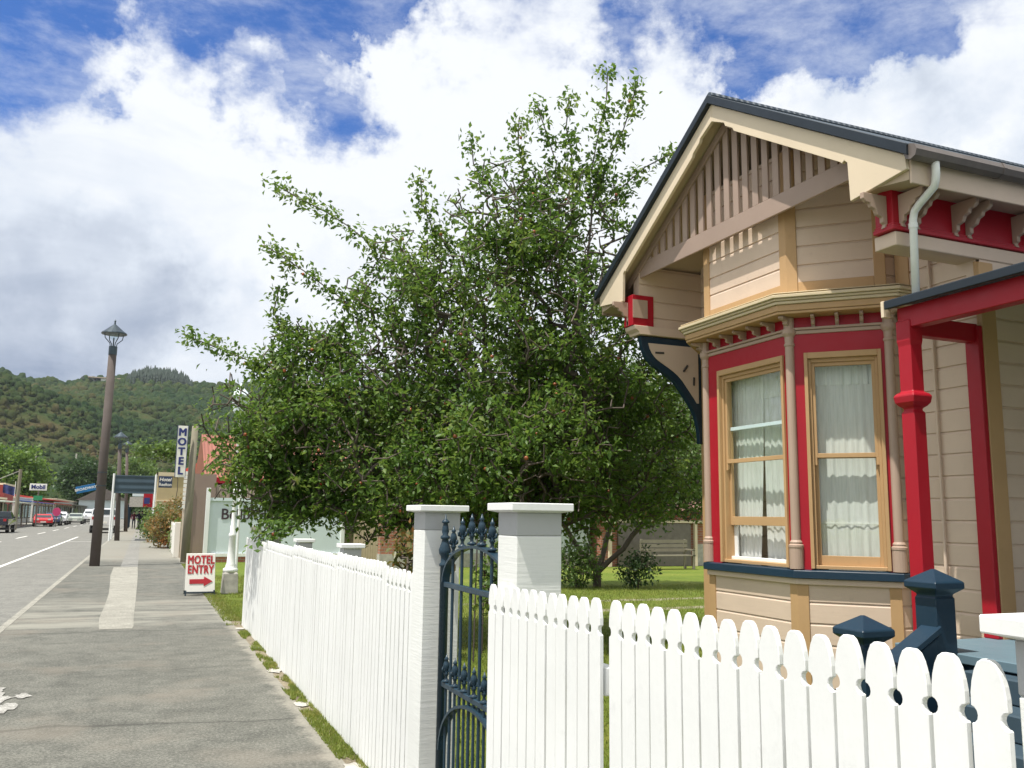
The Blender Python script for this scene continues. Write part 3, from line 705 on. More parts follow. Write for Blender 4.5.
    for z in (1.58,):
        fbox(q, a, u, n, g0, g1, -.139, -.136, z, z+.012)
    q.build('curtain_hem', CLOTH, win)
band('window_sill', -.02, .085, 1.095, 1.175, NAVY, .012)
band('under_sill', .018, .05, 1.04, 1.093, BOARD)
band('picture_rail', .0, .035, 3.315, 3.35, MAUVE); band('picture_rail', 0, .052, 3.352, 3.375, MAUVE)
band('cornice', .002, .215, 3.475, 3.50, TAN); band('cornice', .16, .225, 3.502, 3.56, TAN)
band('cornice', .10, .245, 3.562, 3.59, CORN); band('cornice', .10, .265, 3.592, 3.612, CORN); band('cornice', .02, .29, 3.614, 3.655, CORN, .012)
band('cornice', .0, .27, 3.657, 3.70, CORN, .035)
# turned columns at the bay corners
for (x, y) in offset(bay, .022)[1:5]:
    m = MB().lathe([(.062, 1.175), (.062, 1.36), (.066, 1.365), (.066, 1.385), (.052, 1.395), (.055, 1.41), (.042, 1.43), (.040, 3.20), (.048, 3.21), (.048, 3.225), (.040, 3.235), (.042, 3.29), (.056, 3.31), (.064, 3.325), (.064, 3.36)], (x, y, 0), 18)
    m.build('column', MAUVE, H, smooth=False)
    q = MB().lathe([(.048, 3.36), (.048, 3.47)], (x, y, 0), 12); q.build('column_block', MAUVE, H)
# scroll brackets under the cornice
def scroll(w, S, u, n, t, zt, h, proj, mat, nm='bracket', parent=H):
    prof = [(0, 0), (proj, 0), (proj+.004, -.18*h), (proj*.86, -.30*h), (proj*.62, -.30*h), (proj*.52, -.42*h), (proj*.56, -.55*h), (proj*.44, -.68*h), (proj*.24, -.70*h), (proj*.20, -.82*h), (proj*.22, -.93*h), (proj*.08, -h), (0, -h)]
    m = MB().prism([fpt(S, u, n, t-w/2, o, zt+z) for o, z in prof], (u[0]*w, u[1]*w, 0))
    return m.build(nm, mat, parent, .003)
for a, b, k in faces:
    u, n, L = unit(a, b); c = 6 if k == 'street' else 4
    for i in range(1, c): scroll(.032, a, u, n, L*i/c, 3.472, .115, .16, MAUVE)
for (x, y), (dx, dy) in zip(offset(bay, .0)[1:5], ((-.38, .92), (-.92, .38), (-.92, -.38), (-.38, -.92))):
    scroll(.05, (x, y), (-dy, dx), (dx, dy), 0, 3.472, .11, .18, MAUVE)

# wing street wall, side wall, gable wall
m = MB(); siding(m, (XW, YF), (0, -1), (-1, 0), YF-YN, .16, 5.7, lim=lambda z: (max(0, (YF-YC)-(RZ-.15-z)/RS), min(YF-YN, (YF-YC)+(RZ-.15-z)/RS)) if z > 4.3 else (0, YF-YN))
m.build('street_wall', BOARD, H)
m = MB(); siding(m, (XW, YN), (1, 0), (0, -1), 7.8, .16, 3.75); m.build('side_wall', BOARD, H)
m = MB(); siding(m, (14, YF), (-1, 0), (0, 1), 7.8, .16, 4.3); m.build('side_wall', BOARD, H)
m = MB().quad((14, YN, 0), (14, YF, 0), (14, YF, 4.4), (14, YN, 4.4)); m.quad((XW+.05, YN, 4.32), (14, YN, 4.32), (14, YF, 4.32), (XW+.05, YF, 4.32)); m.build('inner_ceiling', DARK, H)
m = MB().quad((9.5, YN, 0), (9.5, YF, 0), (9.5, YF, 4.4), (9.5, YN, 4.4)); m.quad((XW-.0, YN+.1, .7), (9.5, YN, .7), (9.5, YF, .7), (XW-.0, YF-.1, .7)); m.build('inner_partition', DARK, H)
MB().box(XW-.03, XW+.13, YN-.035, YN+.0, .16, 3.72).build('corner_board', TAN, H, .003)
MB().box(XW-.03, XW+.0, YN+.0, YN+.02, .16, 3.73).build('corner_board', TAN, H, .003)
MB().box(XW-.035, XW+.09, YF-.10, YF+.03, .12, 3.74).build('corner_board', TAN, H, .003)
MB().tube([(XW-.045, 5.47, .7), (XW-.045, 5.47, 4.2)], .013, 8).build('conduit', BOARD, H)
MB().box(XW-.03, XW-.0, 5.70, 5.855, .16, 4.3).build('inner_trim', TAN, H, .003)
MB().box(XW, 14, YN, YF, 0, .15).build('foundation', CONC, H)
# gable box: two cheeks, beam, slats, soffits
MB().box(XB+.02, XW+.01, YF+.02, YF+.16, 3.76, 4.55).build('cheek', BOARD, H)
m = MB(); siding(m, (XB, YF+.02), (1, 0), (0, -1), XW-XB, 3.79, 4.60, .2); m.build('cheek_boards', BOARD, H)
m = MB().prism([(XB-.10, YF-.02, z) for z in (3.87,)] + [(XB-.10, YF-.02, 4.24), (XB+.19, YF-.02, 4.24), (XB+.19, YF-.02, 3.87)], (0, .20, 0)); m.build('cheek_end', RED, H, .004)
MB().box(XB-.099, XB+.10, YF-.03, YF-.022, 3.96, 4.18).build('cheek_panel', MAUVE, H)
m = MB().prism([(x, YF-.05, z) for x, z in ((XB-.09, 3.865), (XW, 3.865), (XW, 3.76), (XB-.02, 3.76), (XB-.03, 3.79), (XB-.075, 3.82))], (0, .24, 0)); m.build('architrave', BOARD, H, .004)
# shaped bracket plate under the far cheek: navy rim, cream infill
def bez(p0, p1, p2, p3, n=12):
    out = []
    for i in range(n+1):
        t_ = i/n; out.append(tuple((1-t_)**3*a+3*(1-t_)**2*t_*b+3*(1-t_)*t_*t_*c+t_**3*d for a, b, c, d in zip(p0, p1, p2, p3)))
    return out
curve = bez((XB+.02, 3.75), (XB+.06, 3.30), (XB+.38, 3.42), (XB+.58, 3.12), 12) + bez((XB+.58, 3.12), (XB+.72, 2.94), (XW-.08, 2.86), (XW-.07, 2.50), 8)[1:]
inner = []
for i, p in enumerate(curve):
    q0, q1 = curve[max(0, i-1)], curve[min(len(curve)-1, i+1)]; dx, dz = q1[0]-q0[0], q1[1]-q0[1]; l = math.hypot(dx, dz); inner.append((p[0]-dz/l*.085, p[1]+dx/l*.085))
inner = [p for p in inner if p[1] < 3.67 and p[0] < XW-.09]
cr_ = curve
m = MB().prism([(x, YF+.0, z) for x, z in [(XW, 3.75), (XW, 2.50)] + cr_[::-1]], (0, .07, 0)); m.build('gable_bracket', NAVY, H, .003)
m = MB().prism([(x, YF-.012, z) for x, z in [(XW-.085, 3.67)] + [(XW-.085, inner[-1][1])] + inner[::-1] + [(inner[0][0], 3.67)]], (0, .010, 0)); m.build('bracket_infill', BOARD, H)
for (x0, z0, x1, z1) in ((XB+.21, 3.56, XB+.33, 3.565), (XB+.60, 3.36, XB+.66, 3.44), (XB+.745, 3.20, XB+.75, 3.30)):
    MB().beam((x0, YF-.0135, z0), (x1, YF-.0135, z1), .016, .022).build('fretwork_slot', DARK, H)
for nm, ya in (('near', YN), ('far', YF)): pass
yb0, yb1 = YN+.17, YF+.01
MB().box(XB+.015, XB+.042, yb0, yb1, 4.455, 4.64).build('gable_beam', SLAT, H, .004)
y = YC-1.78; k = 0
while y < YC+1.75:
    zt = roofz(y)-.20
    if zt > 4.70:
        MB().box(XB+.017, XB+.04, y-.043, y+.043, 4.64, zt).build('gable_slat', SLAT, H, .002)
    y += .153
# raking pieces behind the slats
for s in (-1, 1):
    m = MB(); m.prism([(XB-.005, YC, RZ-.20), (XB-.005, YC+s*2.02, RZ-.20-RS*2.02), (XB-.005, YC+s*2.02, RZ-.30-RS*2.02), (XB-.005, YC, RZ-.30)], (.02, 0, 0)); m.build('raking_trim', SLAT, H)
    # gable soffit under the roof overhang and over the recess
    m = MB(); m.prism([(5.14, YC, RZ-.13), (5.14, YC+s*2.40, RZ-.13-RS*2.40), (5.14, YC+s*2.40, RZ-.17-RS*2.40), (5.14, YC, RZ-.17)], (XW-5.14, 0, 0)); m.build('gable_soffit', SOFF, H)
    # barge board with shaped foot
    a = lambda dy, z: (5.115, YC+s*dy, z)
    poly = [a(0, RZ-.085), a(2.42, RZ-.085-RS*2.42), a(2.43, 4.225), a(1.852, 4.165), a(1.837, 4.50), a(1.806, 4.53), a(1.775, 4.515), a(1.76, RZ-.30-RS*1.76), a(.36, RZ-.30-RS*.36), a(.34, RZ-.275-RS*.34), a(.225, RZ-.275-RS*.225), a(.205, RZ-.245-RS*.205), a(0, RZ-.27)]
    m = MB().prism(poly, (.035, 0, 0)); m.build('barge_board', CREAM, H, .003)
    # boxed eave end
    ya, yb = YC+s*1.90, YC+s*2.42
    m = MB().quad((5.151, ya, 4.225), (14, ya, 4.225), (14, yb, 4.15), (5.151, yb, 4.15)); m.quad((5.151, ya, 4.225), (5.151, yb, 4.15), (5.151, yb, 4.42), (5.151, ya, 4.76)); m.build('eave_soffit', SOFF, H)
    yy = YC+s*2.42; MB().box(5.152, 14, min(yy, yy+s*.02), max(yy, yy+s*.02), 4.12, 4.385).build('fascia', MAUVE if s > 0 else BOARD, H, .003)
    # roof sheets and the folded edge flashing
    e_ = 2.48; m = MB().prism([(5.08, YC, RZ), (5.08, YC+s*e_, RZ-RS*e_), (5.08, YC+s*e_, RZ-RS*e_-.02), (5.08, YC, RZ-.02)], (9.05, 0, 0)); m.build('roof', ROOFM, H)
    m = MB()
    for j in range(118):     # corrugation rolls
        x = 5.14+j*.0762; m.tube([(x, YC+s*.1, RZ-RS*.1-.008), (x, YC+s*e_, RZ-RS*e_-.008)], .017, 6)
    m.build('roof_corrugation', ROOFM, H)
    m = MB().prism([(5.065, YC, RZ+.012), (5.065, YC+s*e_, RZ+.012-RS*e_), (5.065, YC+s*e_, RZ-.08-RS*e_), (5.065, YC, RZ-.08)], (.05, 0, 0)); m.build('roof_flashing', FLASH, H, .004)
    g = MB().tube([(5.09, YC+s*2.495, 4.335), (9.5, YC+s*2.495, 4.335), (14.1, YC+s*2.495, 4.335)], .062, 8); g.build('gutter', GUTM, H)
    q = MB(); 
    for x in (6.0, 8.0, 10): q.tube([(x, YC+s*2.495, 4.335), (x+.03, YC+s*2.495, 4.335)], .067, 8)
    q.build('gutter_joiner', GUTM, H)
MB().tube([(5.09, YC, RZ+.0), (14.1, YC, RZ+.0)], .045, 8).build('ridge_cap', ROOFM, H)
# near cheek: red frieze with moulding, cream architrave, eave brackets
m = MB().box(XB-.02, 14, YN-.02, YN+.16, 3.89, 4.21); m.build('frieze', RED, H, .003)
m = MB().box(XB-.05, 14, YN-.05, YN+.16, 3.865, 3.90); m.box(XB-.035, 14, YN-.035, YN+.16, 3.902, 3.925); m.build('frieze_moulding', RED, H, .004)
m = MB().box(XB-.01, 14, YN-.03, YN+.19, 3.745, 3.86); m.build('architrave', BOARD, H, .006)
MB().box(XB, XW+.2, YN+.0, YN+.17, 4.215, 4.62).build('cheek', BOARD, H)
MB().box(XW-.02, XW+.12, YN-.015, YN+.10, 3.5, 3.724).build('architrave_block', BOARD, H, .004)
def eave_bracket(x, y, u, n, zt=4.16, h=.26, proj=.24, w=.038):
    prof = [(0, 0), (proj, 0), (proj, -.05), (proj-.03, -.075), (proj-.07, -.08), (proj-.08, -.11), (proj-.12, -.125), (proj-.14, -.165), (proj-.19, -.18), (proj-.19, -.22), (proj-.215, -.235), (proj-.20, -.27), (proj-.225, -h), (0, -h)]
    MB().prism([fpt((x, y), u, n, -w/2, o, zt+z) for o, z in prof], (u[0]*w, u[1]*w, 0)).build('eave_bracket', MAUVE, H, .004)
for x in (5.36, 5.51, 5.93, 6.08, 6.62, 6.77, 7.4, 7.55, 8.2, 8.35): eave_bracket(x, YN-.02, (1, 0), (0, -1))
eave_bracket(XB-.02, YN+.05, (0, -1), (-1, 0)); eave_bracket(XB-.10, YF+.10, (0, -1), (-1, 0), 4.16, .28, .20)
# downpipe with its swan neck
m = MB().tube([(5.335, 4.62, 4.33), (5.335, 4.62, 4.20), (5.338, 4.63, 4.15), (5.345, 4.65, 4.11), (5.37, 4.82, 4.03), (5.375, 4.875, 3.99), (5.378, 4.895, 3.93), (5.37, 4.90, 3.34)], .030, 12)
m.build('downpipe', PIPEW, H, smooth=True)
MB().tube([(5.377, 4.896, 3.86), (5.377, 4.896, 3.90)], .035, 12).build('pipe_collar', PIPEW, H)
# ---- verandah
VX = 5.45; VY = 5.06
def vpost(x, y):
    m = MB(); a = .062
    prof = [(a, .72), (a, 2.44), (a*.8, 2.45), (a*.8, 2.47), (a*1.2, 2.49), (a*1.5, 2.515), (a*1.62, 2.565), (a*1.4, 2.585), (a, 2.60), (a, 2.96), (a*1.1, 3.0), (a*1.1, 3.16)]
    m.lathe([(r*1.414, z) for r, z in prof], (x, y, 0), 4, math.pi/4); m.build('verandah_post', RED, H, .006)
vpost(VX, VY); vpost(VX, 2.3)
m = MB().box(VX-.055, VX+.055, -1, VY+.06, 3.10, 3.27); m.build('verandah_beam', RED, H, .006)
MB().box(VX+.06, XW-.05, VY-.04, VY+.05, 3.05, 3.20).build('verandah_beam', RED, H, .005)
m = MB().box(XW-.085, XW-.031, VY-.07, VY+.06, .72, 3.18); m.build('pilaster', RED, H, .006)
m = MB().prism([(VX-.13, -1, 3.285), (VX-.13, -1, 3.305), (8.05, -1, 3.745), (8.05, -1, 3.72)], (0, VY+1.07, 0)); m.build('verandah_roof', ROOFM, H)
m = MB().prism([(VX-.16, -1, 3.255), (VX-.16, -1, 3.325), (VX-.10, -1, 3.335), (VX-.10, -1, 3.265)], (0, VY+1.09, 0)); m.build('verandah_gutter', FLASH, H, .008)
m = MB().prism([(VX-.15, VY+.10, 3.20), (VX-.15, VY+.10, 3.33), (VX-.02, VY+.10, 3.345), (XW-.32, VY+.10, 3.44), (XW-.32, VY+.10, 3.36), (VX-.08, VY+.10, 3.30), (VX-.08, VY+.10, 3.20)], (0, .03, 0)); m.build('verandah_end_board', CREAM, H, .003)
MB().box(5.20, 8.0, -1, VY+.06, .655, .72).build('verandah_floor', paint('floor_paint', (.13, .20, .24), .55, .12, .3, .25), H, .006)
MB().box(5.26, 5.30, -1, VY+.05, .05, .65).build('verandah_skirt', NAVY, H)
m = MB(); siding(m, (8.0, YN), (0, -1), (-1, 0), 8, .16, 3.75); m.build('recessed_wall', BOARD, H)
m = MB().prism([(7.5, -3, 3.74), (11, -3, 6.0), (14.2, -3, 3.74)], (0, 7.5, 0)); m.build('main_roof', ROOFM, H)
# newels and steps
def newel(x, y, z0, z1):
    a = .090; m = MB(); 
    m.lathe([(r*1.414, z) for r, z in ((a, z0), (a, z1-.19), (a*.92, z1-.185), (a*.92, z1-.17), (a*1.1, z1-.155), (a*1.52, z1-.125), (a*1.52, z1-.085), (a*1.40, z1-.075), (.012, z1))], (x, y, 0), 4, math.pi/4)
    m.build('newel_post', NAVY, H, .008)
STEPM = paint('step_paint', (.045, .075, .10), .6, .15, .4, .3)
newel(5.12, 4.66, 0, 1.28); newel(4.43, 4.62, 0, .99)
m = MB().prism([(4.52, 4.57, 0), (5.04, 4.57, 0), (5.04, 4.57, .84), (4.52, 4.57, .56)], (0, .12, 0)); m.build('step_wall', NAVY, H, .008)
m = MB().prism([(4.50, 4.55, .56), (5.05, 4.55, .86), (5.05, 4.55, .91), (4.50, 4.55, .61)], (0, .16, 0)); m.build('step_wall_cap', NAVY, H, .006)
newel(5.12, 2.9, 0, 1.275); newel(4.44, 2.9, 0, .995)
for i in range(4): MB().box(4.35+.24*i, 5.26, 3.05, 4.42, .0 if i == 0 else .16*i+.002, .16*(i+1)).build('step', STEPM, H, .01)

# ================================================================== FENCES AND GATE
FX = 1.40
def picket_poly(top, w=.0744):
    hp = [(.009, 0), (.0195, -.007), (.0275, -.022), (.0335, -.042), (.0368, -.062), (.0372, -.080)]
    hp += [(.0372-.0130*math.sin(t_), -.100+.0150*math.cos(t_)) for t_ in (R_(0), R_(30), R_(60), R_(90), R_(120), R_(150), R_(180))]
    hp = [(min(y_, w/2), z_) for y_, z_ in hp]
    right = [(y_, top+z_) for y_, z_ in hp] + [(w/2, .045)]
    return right + [(-y_, z_) for y_, z_ in right[::-1]]
def picket_mesh(parent, x, y, top):
    o = MB().prism([(x, y+a, b) for a, b in picket_poly(top)], (.0145, 0, 0)).build('picket', WHITE, parent, .0018)
    return o
rf = thing('picket_fence', 'near white picket fence with round notches between pickets, in front of the bay window', 'fence', (FX, 2.0, 0), 'white picket fences')
rr = random.Random(12)
first = {}
def run(parent, xs_, y0, y1, top0, top1, pitch=.0858):
    n = int(round((y0-y1)/pitch)); 
    for i in range(n+1):
        y = y0 + (y1-y0)*i/n; top = round((top0 + (top1-top0)*i/n), 3)
        o = first.get('p')
        if o is None: first['p'] = o = picket_mesh(parent, xs_, y, 1.34); o.location = (0, 0, 0); first['y'] = y; first['x'] = xs_; first['o'] = world_loc(parent); c = o
        else: c = o.copy(); COL.objects.link(c)
        c.parent = parent
        off = Vector((xs_-first['x'], y-first['y'], top-1.34)) - (world_loc(parent)-first['o'])
        c.location = off + Vector((rr.uniform(-.002, .002), rr.uniform(-.001, .001), rr.uniform(-.003, .003)))
        c.rotation_euler = (rr.uniform(-.0015, .0015), 0, 0)
run(rf, FX, 3.585, 2.655, 1.315, 1.335); run(rf, FX, 2.52, 1.175, 1.343, 1.360)
for (ya, yb, ww) in ((3.36, 2.62, 0), (2.58, 1.14, 0)):
    for z in (.30, 1.03): MB().box(FX+.021, FX+.066, yb, ya, z, z+.09).build('rail', WHITE, rf, .004)
MB().box(FX+.07, FX+.16, 2.55, 2.64, 0, 1.10).build('fence_post', WHITE, rf, .004)
def capped_post(parent, x0, y0, w, top, mat=WBRICK, nm='post', o=.038):
    MB().box(x0, x0+w, y0, y0+w, 0, top-.135).build(nm, mat, parent, .004)
    MB().box(x0, x0+w, y0, y0+w, top-.134, top-.04).build('collar', COLLAR, parent, .003)
    m = MB().box(x0-o, x0+w+o, y0-o, y0+w+o, top-.032, top); m.lathe([((w/2)*1.414, top-.0395), ((w/2+o*.8)*1.414, top-.0325)], (x0+w/2, y0+w/2, 0), 4, math.pi/4)
    m.build('cap', WHITE, parent, .003)
capped_post(rf, FX+.022, .925, .205, 1.44)
for (y0, lab) in ((3.37, 'square white gate post between the iron gate and the near picket fence'), (4.66, 'square white gate post on the far side of the iron gate, its hinge side')):
    gp = thing('gate_post', lab, 'gate post', (1.52, y0+.1, 0), 'white gate posts'); capped_post(gp, 1.42, y0, .205, 1.658)
    if y0 > 4:
        MB().lathe([(.012, 0), (.03, .02), (.03, .05), (.012, .06)], (1.565, 4.635, 1.29), 10).build('latch_plate', plain('brass', (.3, .22, .08), .5, .6), gp)
lf = thing('picket_fence', 'long white picket fence along the footpath beyond the gate, touched by tree leaves', 'fence', (1.44, 9, 0), 'white picket fences')
LX = 1.435
segs = [(5.50, 4.93, 1.285, 1.280), (7.02, 5.58, 1.305, 1.305), (9.20, 7.11, 1.292, 1.285), (11.35, 9.29, 1.272, 1.268), (13.62, 11.44, 1.250, 1.245)]
for (ya, yb, t0, t1) in segs:
    pn = MB(); 
    for z in (.3, 1.0): pn.box(LX+.021, LX+.062, yb-.04, ya+.04, z, z+.09)
    p_ = pn.build('fence_panel', WHITE, lf, .003); run(p_, LX, ya, yb, t0, t1, .089)
    MB().box(LX-.006, LX+.02, yb-.062, yb-.046, .02, t1-.03).build('joint_strip', WHITE, lf)
for y0, tp in ((7.325, 1.362), (9.635, 1.338), (11.95, 1.31)):
    capped_post(lf, 1.545, y0, .15, tp, o=.025)
MB().box(LX+.03, LX+.12, 13.58, 13.66, 0, 1.2).build('fence_post', WHITE, lf, .004)
# ---- wrought iron gate
g = thing('iron_gate', 'dark blue wrought iron gate with arched top and finials between white posts', 'gate', (1.52, 4.1, 0))
GX = 1.52; ga, gb = 4.60, 3.62; gc = (ga+gb)/2; gr = (ga-gb)/2-.02
def finial(x, y, z, s=1):
    m = MB().lathe([(.009*s, 0), (.030*s, .004*s), (.032*s, .014*s), (.014*s, .024*s), (.010*s, .04*s), (.016*s, .055*s), (.022*s, .062*s), (.014*s, .072*s), (.016*s, .09*s), (.026*s, .115*s), (.020*s, .140*s), (.011*s, .158*s), (.018*s, .165*s), (.010*s, .175*s), (.002*s, .20*s)], (x, y, z), 10)
    for k in range(4):
        a = k*math.pi/2+.4; m.tube([(x+.012*s*math.cos(a), y+.012*s*math.sin(a), z+.075*s), (x+.034*s*math.cos(a), y+.034*s*math.sin(a), z+.085*s), (x+.036*s*math.cos(a), y+.036*s*math.sin(a), z+.105*s), (x+.026*s*math.cos(a), y+.026*s*math.sin(a), z+.10*s)], [.006*s, .009*s, .007*s, .004*s], 6)
    return m.build('finial', IRON, g, smooth=True)
for y_, nm in ((ga, 'hinge_stile'), (gb, 'lock_stile')):
    MB().lathe([(.024, .07), (.024, 1.385), (.030, 1.39), (.030, 1.40), (.022, 1.41), (.022, 1.44), (.032, 1.455), (.034, 1.475), (.022, 1.51), (.017, 1.53), (.026, 1.535), (.026, 1.545), (.015, 1.555), (.020, 1.575), (.016, 1.60), (.012, 1.615), (.022, 1.62), (.020, 1.628), (.006, 1.64), (.002, 1.665)], (GX, y_, -.055), 14).build(nm, IRON, g, smooth=True)
def arch(yc, r, zc, h, w=.026, nm='arch'):
    pts_ = [(GX, yc+r*math.cos(t_), zc+h*math.sin(t_)) for t_ in np.linspace(0, math.pi, 25)]
    m = MB()
    n = len(pts_)
    for a, b in zip(pts_[:-1], pts_[1:]): m.beam(a, b, .042, .014, (0, 0, 1) if abs(b[1]-a[1]) > 1e-3 else (1, 0, 0))
    return m.build(nm, IRON, g)
arch(gc, gr, 1.252, .20); arch(gc, gr, .40, .29)
for z in (1.24, .73, .12): MB().box(GX-.012, GX+.012, gb+.02, ga-.02, z-.014, z+.014).build('gate_rail', IRON, g, .003)
nb = 6
for i in range(1, nb+1):
    y_ = ga + (gb-ga)*i/(nb+1); zt = 1.252 + .20*math.sqrt(max(0, 1-((y_-gc)/gr)**2))
    MB().tube([(GX, y_, .12), (GX, y_, zt+.02)], .0085, 8).build('gate_bar', IRON, g)
    finial(GX, y_, zt+.008, .78)
for i in range(nb+1):
    y_ = ga + (gb-ga)*(i+.5)/(nb+1)
    zt = .40+.29*math.sqrt(max(0, 1-((y_-gc)/gr)**2))
    MB().tube([(GX, y_, .12), (GX, y_, .73)], .0075, 8).build('gate_bar', IRON, g)
    finial(GX, y_, .742, .72)

# tufts of grass and pale footings along the foot of the fence
def tufts(name, label, regions, n, h, mat, seed, dens=None):
    rs = np.random.RandomState(seed); P = []
    for (x0, x1, y0, y1, k) in regions: P.append(np.stack([rs.uniform(x0, x1, int(n*k)), rs.uniform(y0, y1, int(n*k)), np.zeros(int(n*k))], 1))
    P = np.concatenate(P); 
    if dens: P = P[fbm(P[:, 0]*dens[0]+5, P[:, 1]*dens[1]+5, seed) > dens[2]]
    N = len(P); a = rs.rand(N)*6.283; hh = h*rs.uniform(.4, 1.3, N); w = rs.uniform(.003, .007, N)*(h/.05)**.5; lean = rs.normal(0, .45, (N, 2))*hh[:, None]
    d = np.stack([np.cos(a)*w, np.sin(a)*w, np.zeros(N)], 1)
    top = P + np.concatenate([lean, hh[:, None]], 1); V = np.stack([P-d, P+d, top], 1).reshape(-1, 3); Fx = np.arange(N*3).reshape(-1, 3)
    return tag(fast_mesh(name, V, Fx, mat, None, 3), label, 'grass', kind='stuff')
TUFT = leaf_mat('tuft_grass', [(.3, (.09, .13, .02)), (.5, (.17, .22, .035)), (.7, (.34, .30, .10))], .3, .6, 3)
tufts('grass_strip', 'weedy grass strip at the foot of the white fence', [(1.30, 1.45, 5.1, 13.4, 1)], 15000, .032, TUFT, 5, (9, 3.2, .49))
tufts('verge_grass', 'mown verge grass round the white lamp column', [(1.3, 3.3, 13.8, 24, 1), (1.22, 1.5, 13.6, 30, .3)], 26000, .045, TUFT, 6, (2, 2, .38))
tufts('lawn_blades', 'longer blades on the garden lawn behind the fence', [(1.7, 6, 2, 11, .5), (4, 14, 8, 19, 1)], 60000, .05, TUFT, 7)
m = MB(); rnd = random.Random(9)
for y_ in (5.85, 7.9, 9.6, 11.3, 13.2):
    n = 11; ps = [(1.36+.075*(1+rnd.uniform(-.3, .3))*math.cos(2*math.pi*k/n), y_+.13*(1+rnd.uniform(-.35, .3))*math.sin(2*math.pi*k/n), .006) for k in range(n)]
    m.add([(1.35, y_, .012)]+ps, [(0, k+1, (k+1) % n+1) for k in range(n)])
tag(m.build('fence_footing', CONC), kind='structure')

# ================================================================== TREES AND PLANTS
tb = (5.15, 11.45, 0)
limbs = [('t0', None, [(5.15, 11.42, .7), (5.05, 11.4, 1.45)]),
         ('a', 't0', [(5.2, 11.2, 2.3), (5.3, 10.95, 3.3), (5.45, 10.7, 4.6), (5.5, 10.5, 6.0)]),
         ('b', 't0', [(4.7, 11.5, 2.3), (4.45, 11.5, 3.4), (4.2, 11.4, 4.8), (4.15, 11.2, 6.0)]),
         ('c', 't0', [(4.2, 11.7, 1.95), (3.3, 12.0, 2.7), (2.6, 12.1, 3.6), (2.2, 12.2, 4.3)]),
         ('d', 't0', [(5.8, 11.2, 2.2), (6.5, 11.0, 3.0), (7.0, 10.8, 3.8)]),
         ('e', 't0', [(4.7, 10.8, 2.0), (4.2, 10.1, 2.5), (3.8, 9.6, 2.9)]),
         ('f', 't0', [(3.9, 12.1, 1.75), (2.6, 12.6, 2.1), (1.7, 12.8, 2.5)]),
         ('g', 't0', [(5.5, 12.0, 2.2), (5.8, 12.8, 3.2), (5.8, 13.0, 4.6)]),
         ('h', 'a', [(5.7, 10.3, 6.6)])]
ells = [((4.75, 11.2, 4.0), (1.8, 1.7, 1.75)), ((3.1, 12.0, 3.2), (1.6, 1.5, 1.25)), ((1.55, 12.7, 2.9), (.95, 1.0, 1.0)), ((1.5, 12.6, 2.2), (.8, .9, .7)), ((2.1, 12.4, 2.6), (1.1, 1.0, .9)), ((1.7, 12.5, 1.75), (.6, .7, .35)),
        ((5.95, 10.9, 3.2), (1.45, 1.4, 1.4)), ((5.2, 10.7, 5.5), (.95, .9, 1.1)), ((3.4, 11.6, 4.75), (1.05, 1.1, .85)),
        ((4.1, 11.5, 2.15), (2.1, 1.7, .72)), ((2.35, 12.4, 1.85), (1.0, 1.0, .48)), ((4.35, 10.9, 5.6), (.9, .9, 1.0)),
        ((2.0, 12.5, 3.9), (.7, .8, .5)), ((6.6, 11.6, 2.3), (1.2, 1.1, .85)), ((4.6, 11.2, 1.75), (2.1, 1.5, .45)), ((3.2, 11.9, 1.55), (1.0, .9, .35)), ((4.3, 10.0, 2.5), (1.2, .9, .9))]
shoots = [[(2.9, 11.9, 5.3), (2.1, 12.1, 5.85), (1.38, 12.23, 6.2)], [(2.6, 12.0, 4.4), (1.9, 12.2, 4.95), (1.32, 12.35, 5.32)],
          [(1.5, 12.7, 3.6), (.95, 12.85, 3.85), (.40, 12.97, 4.05)], [(1.7, 12.5, 4.0), (1.5, 12.45, 4.4), (1.55, 12.4, 4.75)],
          [(5.5, 10.5, 6.4), (5.55, 10.3, 7.1), (5.60, 10.21, 7.78)], [(5.6, 10.4, 6.3), (5.85, 10.2, 7.0), (6.0, 10.08, 7.65)],
          [(5.2, 10.5, 6.4), (5.1, 10.5, 7.0), (5.12, 10.44, 7.45)], [(5.8, 10.3, 6.1), (6.2, 10.2, 6.5), (6.6, 10.1, 6.75)],
          [(4.6, 10.8, 6.3), (4.5, 10.8, 6.8), (4.5, 10.77, 7.15)], [(4.2, 11.0, 6.1), (3.95, 11.1, 6.5), (3.9, 11.09, 6.85)],
          [(3.5, 11.4, 5.5), (3.3, 11.4, 5.95), (3.28, 11.42, 6.3)], [(2.0, 12.3, 1.8), (1.6, 12.0, 1.5), (1.35, 11.8, 1.28)], [(2.3, 12.3, 1.7), (1.9, 11.9, 1.45), (1.45, 11.3, 1.38)],
          [(6.0, 10.4, 5.2), (6.4, 10.2, 5.5), (6.75, 10.1, 5.9)], [(5.0, 10.6, 6.5), (4.85, 10.6, 6.9), (4.7, 10.6, 7.3)]]
mt, nodes, twig = tree('apple_tree', 'big spreading apple tree with long leafy shoots and small red fruit, behind the white fence', 'tree', tb, limbs, ells, 6500, 22, .088, .15, LEAF, 21, shoots, spread=.085, wmax=4, thin=-1.15)
rs = np.random.RandomState(5); av, af = ico_template(2, 1, .02); sel = twig[rs.choice(len(twig), 280)]
Vs = []; Fs = []
for i, j in enumerate(sel):
    Vs.append(av*rs.uniform(.017, .026) + nodes[j] + rs.normal(0, .05, 3) - np.array([0, 0, .04])); Fs.append(af + i*len(av))
tag(fast_mesh('apples', np.concatenate(Vs), np.concatenate(Fs), APPLE, mt, 3), kind='stuff')

